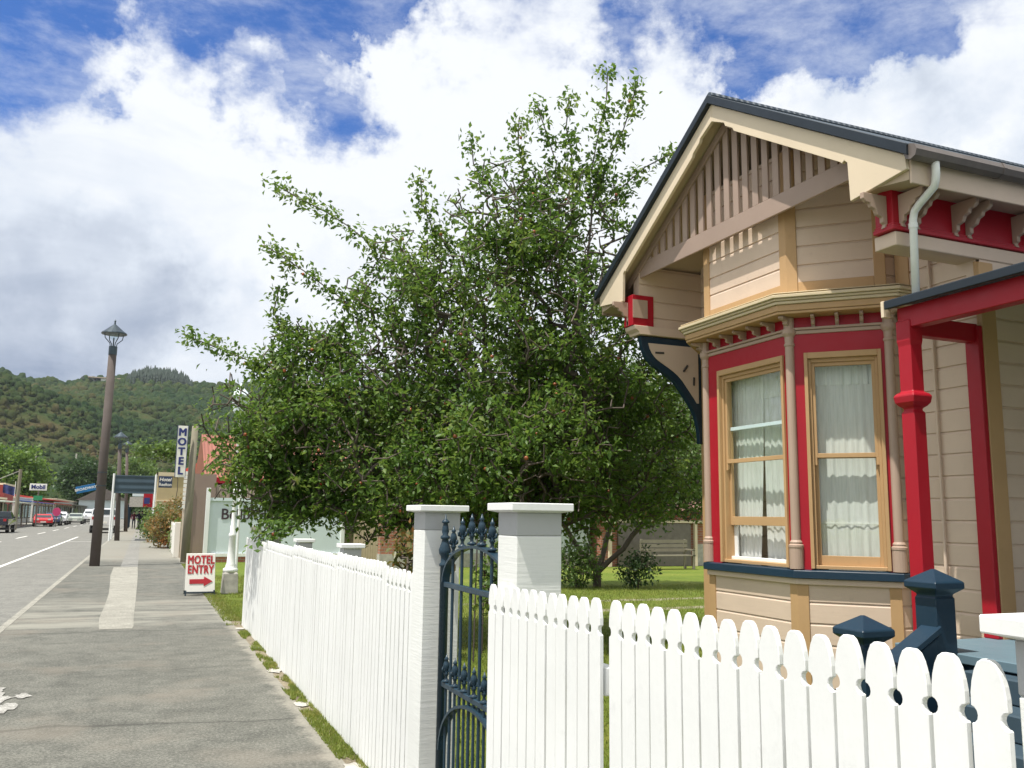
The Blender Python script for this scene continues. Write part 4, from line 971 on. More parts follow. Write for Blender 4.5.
# second tree on the lawn with several leaning stems
tree('lawn_tree', 'smaller many stemmed tree standing on the lawn with two green shrubs at its foot', 'tree', (10.0, 18.8, 0),
     [('t', None, [(10.0, 18.8, .35)]), ('a', 't', [(9.4, 18.9, 1.1), (8.8, 19.1, 2.0), (8.3, 19.2, 3.0)]), ('b', 't', [(9.8, 18.9, 1.2), (9.7, 19, 2.2), (9.6, 19, 3.4)]),
      ('c', 't', [(10.6, 18.6, .9), (11.2, 18.4, 1.7), (11.6, 18.3, 3.0)]), ('d', 't', [(10.3, 18.9, 1.1), (10.6, 19, 2.0), (10.9, 19, 3.2)])],
     [((9.0, 19.0, 3.5), (1.6, 1.5, 1.4)), ((11.0, 18.4, 3.3), (1.7, 1.5, 1.5)), ((10.1, 18.8, 4.6), (1.8, 1.6, 1.2)), ((12.0, 18.0, 2.3), (1.1, 1.0, .8)), ((8.3, 19.2, 2.2), (.9, .9, .9)), ((9.6, 18.4, 2.7), (1.3, .8, .6)), ((11.6, 17.8, 2.6), (1.3, .8, .7)), ((10.9, 18.2, 2.0), (2.1, 1.0, .6)), ((12.5, 18.5, 3.4), (1.2, 1, 1.2))],
     2700, 12, .11, .10, LEAFL, 33, spread=.12)
def shrub(label, base, ells, n, lsize, mat, seed, group=None, spread=.1, nl=10, name='shrub', cat='shrub'):
    x, y, z = base
    return tree(name, label, cat, base, [('t', None, [(x, y, z+.15)])], ells, n, nl, lsize, .02, mat, seed, group=group, spread=spread, crown='foliage', step=.2)
shrub('rounded green shrub at the left foot of the lawn tree', (9.35, 18.6, 0), [((9.35, 18.6, .55), (.62, .6, .55))], 170, .11, LEAFL, 1, 'shrubs under the lawn tree')
shrub('dark rounded shrub at the right foot of the lawn tree', (10.75, 18.2, 0), [((10.75, 18.2, .45), (.5, .5, .45))], 140, .10, LEAFD, 2, 'shrubs under the lawn tree')
# trees behind the garden
bgt = [('dark leafy tree at the back of the garden behind the apple tree', (9.5, 33, 0), 5.5, 3.2, LEAFD), ('broad dark tree beyond the grey back wall', (15.5, 34, 0), 6.5, 4.0, LEAFD),
       ('pale green tree rising behind the brick outbuilding', (21, 33, 0), 6.5, 3.6, LEAFL), ('tall dark tree at the far right end of the garden', (27, 34, 0), 8, 4.2, LEAFD)]
for i, (lab, b, h, r, mt_) in enumerate(bgt):
    x, y, _ = b
    tree('garden_tree', lab, 'tree', b, [('t', None, [(x, y, h*.3)]), ('a', 't', [(x-r*.5, y, h*.6)]), ('b', 't', [(x+r*.4, y, h*.65)])],
         [((x, y, h*.62), (r, r*.8, h*.36)), ((x-r*.5, y, h*.45), (r*.7, r*.6, h*.3)), ((x+r*.5, y, h*.5), (r*.7, r*.6, h*.32))], 620, 13, .24, .16, mt_, 50+i, group='trees at the back of the garden', spread=.3, step=.5)
# flower bed beyond the gate post
fb = [('strappy green plant in the bed behind the fence', 3.75, 9.3, .55, LEAFL), ('rust coloured bushy plant in the bed under the apple tree', 2.9, 9.9, .62, LEAFR), ('yellow green plant near the white stake', 4.15, 9.6, .5, LEAFL)]
for i, (lab, x, y, h, mt_) in enumerate(fb):
    shrub(lab, (x, y, 0), [((x, y, h+.35), (.3, .3, h*.9))], 110, .10, mt_, 70+i, 'plants in the flower bed', .07)
# street shrubs by the footpath
ss = [('green and rust red bush spilling over the footpath edge', (1.15, 44, 0), .95, 1.7, LEAFR), ('leafy green bush at the edge of the footpath before the tan building', (.95, 52, 0), .95, 1.9, LEAFL),
      ('low dark bush closest to the far shops', (.8, 60, 0), .8, 1.3, LEAFD), ('tall pale flowering bush against the tan building', (2.0, 50, 0), 1.2, 2.6, LEAFR), ('yellow green bush by the small white gate', (1.7, 39.5, 0), .5, 1.2, LEAFL)]
for i, (lab, (x, y, z), r, h, mt_) in enumerate(ss):
    shrub(lab, (x, y, z), [((x, y, h*.5), (r, r*1.8, h*.52))], 320, .17, mt_, 90+i, 'bushes along the footpath', .16, 9)
shrub('light green creeper showing above the motel sign', (1.1, 64, 0), [((1.0, 64, 5.7), (2.0, 1, .32))], 110, .34, LEAFL, 99, None, .25, 8, 'tall_creeper', 'creeper')

# ================================================================== STREET LAMPS, SIGNS
def street_lamp(label, x, y, h, rb, rt, lean, sc):
    t = thing('street_lamp', label, 'street lamp', (x, y, 0), 'timber street lamps')
    tx = x+lean
    MB().tube([(x, y, 0), (x+lean*.5, y, h*.45), (tx, y, h-.95*sc)], [rb, (rb+rt)/2, rt], 14).build('pole', WOODP, t, smooth=True)
    zt = h-.95*sc
    MB().lathe([(rt*1.06, -.04), (rt*1.06, .22*sc), (rt*.7, .23*sc)], (tx, y, zt), 14).build('pole_cap', METAL, t)
    m = MB()
    for k in range(4):
        a = k*math.pi/2+.5; c, s = math.cos(a), math.sin(a)
        m.tube([(tx+rt*.8*c, y+rt*.8*s, zt+.2*sc), (tx+rt*1.0*c, y+rt*1.0*s, zt+.32*sc), (tx+.27*sc*c, y+.27*sc*s, zt+.46*sc), (tx+.30*sc*c, y+.30*sc*s, zt+.62*sc)], .014*sc, 6)
    m.build('lamp_arm', METAL, t)
    MB().tube([(tx, y, zt+.2*sc), (tx, y, zt+.5*sc)], .02*sc, 8).build('stem', METAL, t)
    MB().lathe([(.03*sc, .42*sc), (.10*sc, .47*sc), (.14*sc, .56*sc), (.15*sc, .63*sc)], (tx, y, zt), 14).build('lamp_globe', glass_mat('lamp_glass', (.9, .95, .95), .1, .3) if 'lamp_glass' not in MATS else MATS['lamp_glass'], t, smooth=True)
    MB().lathe([(.36*sc, .60*sc), (.375*sc, .615*sc), (.36*sc, .65*sc), (.30*sc, .69*sc), (.03*sc, .92*sc), (.02*sc, 1.0*sc), (.035*sc, 1.02*sc), (.005*sc, 1.07*sc)], (tx, y, zt), 18).build('lamp_shade', METAL, t)
    return t
lamp1 = street_lamp('nearest timber street lamp with black conical shade, leaning slightly, at the kerb', -1.22, 29.3, 7.35, .145, .115, .02, 1.0)
for z in (2.35, 2.75): MB().lathe([(.142, 0), (.142, .03)], (-1.215, 29.3, z), 14).build('pole_band', METAL, lamp1)
st = thing('street_sign', 'small blue street name blade on the nearest timber street lamp', 'sign', (-1.36, 29.3, 2.3))
MB().beam((-1.36, 29.12, 2.33), (-1.86, 28.98, 2.20), .02, .20).build('blade', plain('street_sign_blue', (.02, .17, .42), .4), st, .003)
text_obj('BROADWAY', .105, SIGNW, st, (-1.61, 29.035, 2.265), Vector((.5, .14, .13)).normalized(), Vector((-.13*.96, 0, .5)).normalized(), bold=.002)
street_lamp('second timber street lamp, beyond the dark green portico', -1.24, 54.5, 6.1, .14, .10, -.22, 1.0)
street_lamp('third timber street lamp, farthest along the kerb', -1.2, 79, 7.4, .15, .11, -.35, 1.0)
# white lamp column on the grass verge
wl = thing('lamp_column', 'white fluted lamp column on a grey concrete block at the end of the fence', 'lamp column', (1.72, 19.0, 0))
MB().lathe([(.225, 0), (.20, .40), (.17, .42)], (1.72, 19.0, 0), 4, math.pi/4).build('base_block', CONC, wl, .01)
MB().lathe([(.15, .42), (.145, .49), (.10, .52), (.105, .55), (.085, .59), (.060, 1.12), (.074, 1.14), (.074, 1.18), (.052, 1.21), (.054, 1.34), (.040, 1.37), (.034, 2.0), (.046, 2.02), (.046, 2.06), (.030, 2.08), (.026, 3.4), (.05, 3.42), (.03, 3.46), (.03, 3.6)], (1.72, 19, 0), 14).build('column', WHITE, wl, smooth=True)
MB().box(1.52, 1.92, 18.985, 19.015, 2.62, 2.645).build('ladder_bar', WHITE, wl)
MB().lathe([(.05, 3.6), (.14, 3.7), (.18, 4.0), (.22, 4.02), (.05, 4.2), (.01, 4.3)], (1.72, 19, 0), 8).build('lantern', PALEG, wl)
wp = thing('sign_pole', 'thin white pole standing just behind the white lamp column', 'pole', (1.98, 20.6, 0))
MB().tube([(1.98, 20.6, 0), (1.98, 20.6, 3.3)], .03, 10).build('pole', WHITE, wp)
# A-board
ab = thing('sandwich_board', 'white A-board on the footpath reading MOTEL ENTRY with a red arrow', 'sign', (1.12, 18.7, 0))
m = MB().prism([(.855, 18.60, .07), (1.415, 18.64, .07), (1.395, 18.78, .80), (.855, 18.74, .80)], (0, .025, 0)); m.build('front_panel', SIGNW, ab, .004)
m = MB().prism([(.855, 19.02, .07), (1.415, 19.06, .07), (1.395, 18.86, .80), (.855, 18.82, .80)], (0, .025, 0)); m.build('rear_panel', SIGNW, ab, .004)
m = MB(); 
for x in (.87, 1.40): m.beam((x, 18.60, .0), (x, 18.62, .10), .03, .03); m.beam((x, 19.06, .0), (x, 19.04, .1), .03, .03)
m.box(.86, 1.41, 18.59, 18.61, .045, .075); m.build('frame', METAL, ab)
rv = Vector((.56, .04, 0)).normalized(); uvv = Vector((0, .14, .73)).normalized()
oc = Vector((1.13, 18.684, .435))
text_obj('MOTEL', .225, SIGNR, ab, oc+uvv*.245, rv, uvv, sx=.66, ext=.0015, fat=.0075, spacing=1.1)
text_obj('ENTRY', .225, SIGNR, ab, oc+uvv*.055, rv, uvv, sx=.66, ext=.0015, fat=.0075, spacing=1.1)
m = MB(); c = oc-uvv*.17
m.prism([c+rv*a+uvv*b for a, b in ((-.20, -.045), (.07, -.045), (.07, -.095), (.235, .0), (.07, .095), (.07, .045), (-.20, .045))], rv.cross(uvv)*.004); m.build('arrow', SIGNR, ab)

# power pole and the MOTEL sign
pp = thing('power_pole', 'grey brown wooden power pole with the vertical motel sign on it', 'pole', (1.28, 31, 0))
MB().tube([(1.36, 31, 0), (1.38, 31, 2), (1.41, 31, 4.45)], [.135, .125, .10], 14).build('pole', WOODG, pp, smooth=True)
ms = thing('motel_sign', 'tall narrow white and blue sign reading MOTEL downwards on the wooden pole', 'sign', (1.03, 30.8, 2.75))
MB().box(.87, 1.185, 30.78, 30.84, 2.74, 4.42).build('panel', SIGNW, ms, .004)
q = MB(); 
for x in (.862, 1.183): q.box(x, x+.014, 30.772, 30.85, 2.72, 4.44)
q.build('edge_trim', SIGNB, ms)
for i, ch in enumerate('MOTEL'): text_obj(ch, .34, SIGNB, ms, (1.028, 30.775, 4.22-.315*i-.02), (1, 0, 0), (0, 0, 1), sx=.95, fat=.018)
# motel name board
nb_ = thing('name_board', 'large pale green motel name board with white posts, partly behind tree leaves', 'sign', (3.8, 31, 0))
MB().box(2.02, 6.4, 31.0, 31.06, .28, 2.02).build('panel', PALEG, nb_)
q = MB(); q.box(1.90, 2.03, 30.90, 31.10, 0, 2.42); q.build('post', WHITE, nb_, .005); q = MB(); q.box(6.4, 6.53, 30.9, 31.1, 0, 2.42); q.build('post', WHITE, nb_, .005)
MB().box(2.03, 6.4, 30.93, 31.0, 2.0, 2.10).build('top_rail', PALEG, nb_); MB().box(2.03, 6.4, 30.93, 31.0, .18, .275).build('bottom_rail', WHITE, nb_)
MB().box(2.0, 6.5, 30.95, 31.2, 0, .175).build('brick_plinth', BRICK, nb_)
text_obj('Bellbird Motel', .50, TEXTD, nb_, (3.95, 30.99, 1.55), (1, 0, 0), (0, 0, 1), sx=.95, fat=.008, left=2.42)
text_obj('Reception', .16, TEXTD, nb_, (4.05, 30.99, .95), (1, 0, 0), (0, 0, 1)); text_obj('Bookings', .19, TEXTD, nb_, (4.0, 30.99, .72), (1, 0, 0), (0, 0, 1))
MB().box(3.38, 3.72, 30.95, 30.99, 1.02, 1.17).build('vacancy_plate', CONC, nb_)

# ================================================================== BUILDINGS BESIDE THE MOTEL
SHED = corrug('pink_fence_iron', (.50, .40, .33), 'X', .14)
ORM = corrug('orange_roof_iron', (.29, .10, .06), 'X', .15)
mo = thing('motel_building', 'motel block with orange iron roof and pinkish walls behind the name board', 'building', (5, 38, 0))
MB().box(2.1, 12, 36, 44, 0, 2.7).build('wall', paint('motel_wall', (.34, .27, .22), .7), mo)
MB().box(2.3, 12, 35.40, 35.46, 1.9, 2.66).build('boarded_parapet', SHED, mo)
m = MB().prism([(2.1, 35.7, 2.75), (2.1, 35.7, 2.85), (2.1, 40, 4.95), (2.1, 44.3, 2.85), (2.1, 44.3, 2.75)], (10.2, 0, 0)); m.build('roof', ORM, mo)
MB().box(2.04, 12.3, 35.62, 35.72, 2.73, 2.95).build('red_fascia', RED, mo); MB().box(2.04, 2.1, 35.7, 44.3, 2.73, 2.9).build('red_fascia', RED, mo)
for x in (4.6, 7.4, 9.8):
    w_ = MB().box(x, x+1.2, 35.95, 35.99, 1.0, 2.0).build('window', WHITE, mo); MB().box(x+.06, x+1.14, 35.92, 35.948, 1.06, 1.94).build('pane', GLASS, w_)
MB().box(4.3, 4.42, 35.4, 35.52, 0, 3.6).build('vent_pipe', GUTM, mo)
bw = thing('side_building', 'narrow brown boarded building with pale shingled corner behind the power pole', 'building', (2.0, 34.5, 0))
m = MB(); siding(m, (1.42, 36), (0, -1), (-1, 0), 2, 0, 2.6, .2); m.build('street_wall', paint('beige_wall', (.56, .45, .33), .6), bw)
MB().box(1.45, 2.4, 34.02, 36, 0, 3.0).build('wall', paint('brown_wall', (.28, .21, .17), .7), bw)
m = MB(); 
for i in range(9): m.box(1.28-.0, 1.44+.0, 33.9, 34.02-.01, 1.75+.15*i, 1.87+.15*i)
m.build('shingles', SIGNW, bw)
MB().box(1.30, 1.46, 33.93, 34.015, 0, 1.72).build('corner_pier', paint('pale_pier', (.60, .50, .40), .6), bw)
wf = thing('low_wall', 'low stained white wall panel beside the footpath before the power pole', 'wall', (1.25, 37, 0))
MB().box(1.16, 1.24, 34.6, 39.5, 0, 1.15).build('panel', SIGNW, wf, .01); MB().box(1.10, 1.30, 34.4, 34.6, 0, 1.25).build('pier', SIGNW, wf, .01); MB().box(1.12, 1.28, 39.5, 39.7, 0, 1.2).build('pier', SIGNW, wf, .01)
tbm = thing('tan_building', 'tan parapet building with a red roof peak beyond the bushes', 'building', (3, 70, 0))
MB().box(.8, 9, 66, 84, 0, 4.15).build('wall', paint('tan_render', (.47, .37, .22), .8), tbm); MB().box(.7, 9.1, 65.9, 66.0, 4.1, 4.35).build('parapet_cap', CREAM, tbm); MB().box(.7, .8, 65.9, 84, 4.1, 4.35).build('parapet_cap', CREAM, tbm)
MB().box(.78, 9, 65.95, 65.998, 2.35, 2.42).build('string_course', CREAM, tbm)
m = MB().prism([(1.5, 70, 4.1), (5.2, 70, 6.3), (9, 70, 4.1)], (0, 12, 0)); m.build('roof', plain('red_roof', (.50, .07, .05), .6), tbm)
w_ = MB().box(2.2, 3.4, 65.93, 65.99, 1.0, 2.1).build('window', WHITE, tbm); MB().box(2.28, 3.32, 65.9, 65.925, 1.08, 2.02).build('pane', GLASS, w_)
# portico with dark green fascia over the path
po = thing('street_canopy', 'dark green ribbed canopy on thin white posts spanning the footpath', 'canopy', (-.4, 55, 0))
GRN = corrug('canopy_green', (.035, .065, .085), 'Z', .35)
MB().box(-1.6, .62, 53.9, 54.0, 2.62, 3.62).build('fascia', GRN, po, .01); MB().box(-1.6, .62, 54.0, 57.5, 3.5, 3.6).build('roof', GRN, po)
for x, y, z in ((-1.62, 53.85, 0), (.55, 53.85, 0), (-1.62, 57.4, 0), (.55, 57.4, 0)): MB().tube([(x, y, 0), (x, y, 3.7)], .055, 8).build('post', WHITE, po)
hs_ = thing('hotel_sign', 'small dark blue sign with white italic lettering beside the canopy', 'sign', (1.05, 53.9, 3.0))
MB().box(.70, 1.42, 53.86, 53.9, 2.98, 3.62).build('panel', plain('hotel_navy', (.02, .04, .09), .4), hs_, .01)
text_obj('Hotel', .27, SIGNW, hs_, (1.06, 53.85, 3.43), (1, 0, 0), (.2, 0, .98), bold=.006); text_obj('Reefton', .25, SIGNW, hs_, (1.06, 53.85, 3.15), (1, 0, 0), (0, 0, 1), bold=.004, sx=.85)

# far right hand shop verandah at the end of the path, and people under it
sv = thing('corner_shop', 'far shop with grey and red verandah signs over the footpath', 'shop', (0, 95, 0))
MB().box(.9, 8, 88, 118, 0, 4.2).build('wall', paint('shop_cream', (.5, .42, .3), .8), sv)
MB().box(-1.3, .9, 88, 118, 2.25, 2.4).build('verandah_roof', GUTM, sv)
MB().box(-1.2, -.05, 87.9, 88.0, 2.05, 2.95).build('grey_sign', CONC, sv); MB().box(-.04, .75, 87.85, 87.95, 2.05, 3.35).build('red_sign', RED, sv)
sg = MB().box(.02, .5, 87.8, 87.85, 2.35, 2.9).build('blue_sign', SIGNB, sv); MB().box(-1.0, .2, 87.9, 87.98, 3.0, 3.25).build('teal_sign', PALEG, sv)
for x, y in ((-1.25, 88.2), (-1.25, 95), (-1.25, 102), (.75, 88.1)): MB().tube([(x, y, 0), (x, y, 2.3)], .06, 8).build('post', WHITE if x > 0 else NAVY, sv)
MB().box(.86, .9, 90, 94, .6, 2.0).build('window', GLASS, sv)

def person(label, x, y, coatm, h=1.72, arm=.2, step=.12, rz=0):
    s = h/1.75; bm = bmesh.new()
    J = dict(pel=(0, 0, .95), chest=(0, .02, 1.25), neck=(0, .02, 1.46), head=(0, -.02, 1.60), top=(0, -.02, 1.70), sl=(-.17, .02, 1.40), sr=(.17, .02, 1.40), el=(-.24, .02, 1.12), er=(.24, .02, 1.12), hl=(-.25, -.10-arm*.3, .88), hr=(.25, -.10, .88),
             hipl=(-.09, 0, .90), hipr=(.09, 0, .90), kl=(-.10, -step*.6, .50), kr=(.10, step*.2, .50), al=(-.10, -step, .09), ar=(.10, step, .09), tl=(-.11, -step-.15, .04), tr=(.11, step-.15, .04))
    rad = dict(pel=.14, chest=.15, neck=.055, head=.095, top=.075, sl=.07, sr=.07, el=.045, er=.045, hl=.035, hr=.035, hipl=.09, hipr=.09, kl=.06, kr=.06, al=.045, ar=.045, tl=.035, tr=.035)
    ids = {}; me = bpy.data.meshes.new('person')
    for i, (k, p) in enumerate(J.items()): ids[k] = i
    ed = [('pel', 'chest'), ('chest', 'neck'), ('neck', 'head'), ('head', 'top'), ('chest', 'sl'), ('chest', 'sr'), ('sl', 'el'), ('sr', 'er'), ('el', 'hl'), ('er', 'hr'), ('pel', 'hipl'), ('pel', 'hipr'), ('hipl', 'kl'), ('hipr', 'kr'), ('kl', 'al'), ('kr', 'ar'), ('al', 'tl'), ('ar', 'tr')]
    me.from_pydata([tuple(c*s for c in p) for p in J.values()], [(ids[a], ids[b]) for a, b in ed], [])
    o = bpy.data.objects.new('person', me); COL.objects.link(o); sk = o.modifiers.new('s', 'SKIN')
    for k, i in ids.items(): me.skin_vertices[0].data[i].radius = (rad[k]*s, rad[k]*s)
    me.skin_vertices[0].data[0].use_root = True
    sb_ = o.modifiers.new('d', 'SUBSURF'); sb_.levels = 2; sb_.render_levels = 2
    bpy.context.view_layer.update(); m2 = bpy.data.meshes.new_from_object(o.evaluated_get(bpy.context.evaluated_depsgraph_get())); o.modifiers.clear(); o.data = m2
    m2.materials.clear(); m2.materials.append(coatm); m2.materials.append(plain('skin', (.45, .28, .2), .6) if 'skin' not in MATS else MATS['skin']); m2.materials.append(plain('dark_trousers', (.02, .025, .04), .8) if 'dark_trousers' not in MATS else MATS['dark_trousers'])
    for p in m2.polygons:
        z = p.center.z/s; p.use_smooth = True; p.material_index = 1 if z > 1.48 or (abs(p.center.x)/s > .19 and z < .93 and z > .8) else (2 if z < .93 else 0)
    o.location = (x, y, 0); o.rotation_euler.z = rz; tag(o, label, 'person', 'people under the far verandah')
    hr = MB().lathe([(.10*s, -.02), (.112*s, .03), (.10*s, .09), (.05*s, .125), (.005, .13)], (0, .01, 1.60*s), 12).build('hair', BLACK, None, smooth=True); hr.parent = o
    return o
person('person in a dark red top at the left of the group under the far verandah', -.75, 92, plain('maroon_cloth', (.12, .02, .03), .8), 1.7)
person('person in dark navy clothing in the middle of the group under the far verandah', -.30, 91, plain('navy_cloth', (.02, .025, .05), .8), 1.75, .5, .1, .5)
person('person in black clothing at the right of the group under the far verandah', .15, 91.5, BLACK, 1.68, .3, .1, -.4)
person('person in grey clothing walking behind the others under the far verandah', -.05, 95, plain('grey_cloth', (.12, .12, .13), .8), 1.75)

# ================================================================== FAR SIDE OF THE STREET
def shop(label, x0, x1, y0, y1, h, wallm, aw, awm, name='shop'):
    t = thing(name, label, 'shop', (x1, (y0+y1)/2, 0), 'shops across the street')
    MB().box(x0, x1, y0, y1, 0, h).build('wall', wallm, t); n = max(2, int((y1-y0)/3))
    MB().box(x0-.1, x1+.1, y0-.1, y1+.1, h, h+.2).build('parapet', CREAM, t)
    for i in range(n):
        ya = y0+(y1-y0)*(i+.15)/n; yb = y0+(y1-y0)*(i+.85)/n; w_ = MB().box(x1, x1+.06, ya, yb, .5, 2.2).build('window', WOODP, t); MB().box(x1+.061, x1+.08, ya+.1, yb-.1, .6, 2.1).build('pane', GLASS, w_)
    MB().box(x0+1, x0+2.2, y0-.06, y0, 0, 2.1).build('door', WOODP, t)
    if aw:
        m = MB().prism([(x1, y0, aw+.25), (x1, y0, aw+.35), (x1+aww, y0, aw+.1), (x1+aww, y0, aw)], (0, y1-y0, 0)); m.build('awning', awm, t)
        k = y0+.2
        while k < y1: MB().tube([(x1+aww-.15, k, 0), (x1+aww-.15, k, aw)], .06, 6).build('awning_post', WOODG, t); k += 4
    return t
aww = 2.6
PG = paint('awning_sage', (.42, .46, .38), .6); BR = paint('shop_brown', (.30, .22, .15), .7)
shop('near brown shop across the street with a pale sage awning on posts', -24, -13.2, 78, 98, 2.6, BR, 2.15, PG)
shop('small red walled shop rising behind the sage awning', -26, -13.6, 99, 106, 4.2, paint('shop_red', (.32, .06, .05), .7), None, PG)
shop('white shop with blue band across the street', -22, -13.4, 108, 121, 2.9, SIGNW, 2.35, paint('band_blue', (.03, .10, .38), .5))
t = shop('white shop with bright red roof across the street', -22, -13.4, 123, 150, 3.0, SIGNW, 2.4, paint('awning_red', (.45, .05, .04), .5))
m = MB().prism([(-22.5, 123, 3.2), (-17.5, 123, 3.9), (-11.2, 123, 3.0), (-11.2, 123, 2.9)], (0, 27, 0)); m.build('roof', paint('shop_roof_red', (.50, .06, .05), .5), t)
shop('long grey verandah shop at the far end of the street', -22, -13.4, 153, 200, 3.4, CONC, 2.5, GUTM)
t = thing('far_house', 'grey green gabled building among the trees at the end of the street', 'house', (-9, 235, 0)); MB().box(-14, -4, 230, 242, 0, 4.2).build('wall', PALEG, t)
m = MB().prism([(-14.6, 229.5, 4.2), (-9, 229.5, 7.2), (-3.4, 229.5, 4.2)], (0, 13, 0)); m.build('roof', GUTM, t)
for o in [o for o in COL.objects if o.parent is None and o.get('category') == 'shop' and o.get('group')]:
    o.location = (o.location.x*1.12, o.location.y*1.2, 0); o.scale = (1.15, 1.2, 1.08)
# fuel brand sign, flag, green sign, round pink sign
t = thing('fuel_sign', 'white roadside fuel sign with blue lettering on a tall post across the street', 'sign', (-9.6, 98, 0)); 
MB().box(-10.4, -8.9, 98, 98.15, 3.55, 4.2).build('panel', SIGNW, t, .02); MB().tube([(-9.6, 98.1, 0), (-9.6, 98.1, 3.6)], .07, 8).build('post', GUTM, t)
text_obj('Mobil', .55, SIGNB, t, (-9.65, 97.98, 3.88), (1, 0, 0), (0, 0, 1), bold=.02); MB().box(-10.0, -9.2, 98, 98.1, 2.6, 3.05).build('green_panel', plain('sign_green', (.02, .22, .09), .5), t)
t = thing('round_sign', 'round pink sign on a post beside the parked cars', 'sign', (-8.0, 100, 0)); MB().tube([(-8.0, 100, 0), (-8.0, 100, 1.2)], .05, 8).build('post', GUTM, t)
m = MB(); m.prism([(-8.0+.38*math.cos(a), 99.9, 1.5+.42*math.sin(a)) for a in np.linspace(0, 2*math.pi, 20, endpoint=False)], (0, .08, 0)); m.build('disc', plain('sign_pink', (.50, .04, .14), .5), t)
t = thing('utility_pole', 'brown power pole with diagonal stay standing by the sage awning', 'pole', (-9.75, 84, 0)); MB().tube([(-9.75, 84, 0), (-9.7, 84, 5.0)], [.17, .13], 8).build('pole', WOODG, t); MB().beam((-9.7, 84, 4.9), (-11.3, 84, 4.1), .06, .06).build('stay_arm', CONC, t)
t = thing('flag', 'dark blue flag hanging from a short pole above the sage awning', 'flag', (-10.1, 84, 3.2))
vs = [(-10.9+.1*i, 84.3+.06*math.sin(i*1.1), 3.05+.72*j-.03*i) for j in (0, 1) for i in range(10)]; MB().add(vs, [(i, i+1, i+11, i+10) for i in range(9)]).build('cloth', plain('flag_cloth', (.03, .04, .13), .8, 0, .6, 3), t); MB().tube([(-10.0, 84.3, 2.6), (-10.0, 84.3, 4.0)], .03, 6).build('staff', SIGNW, t)

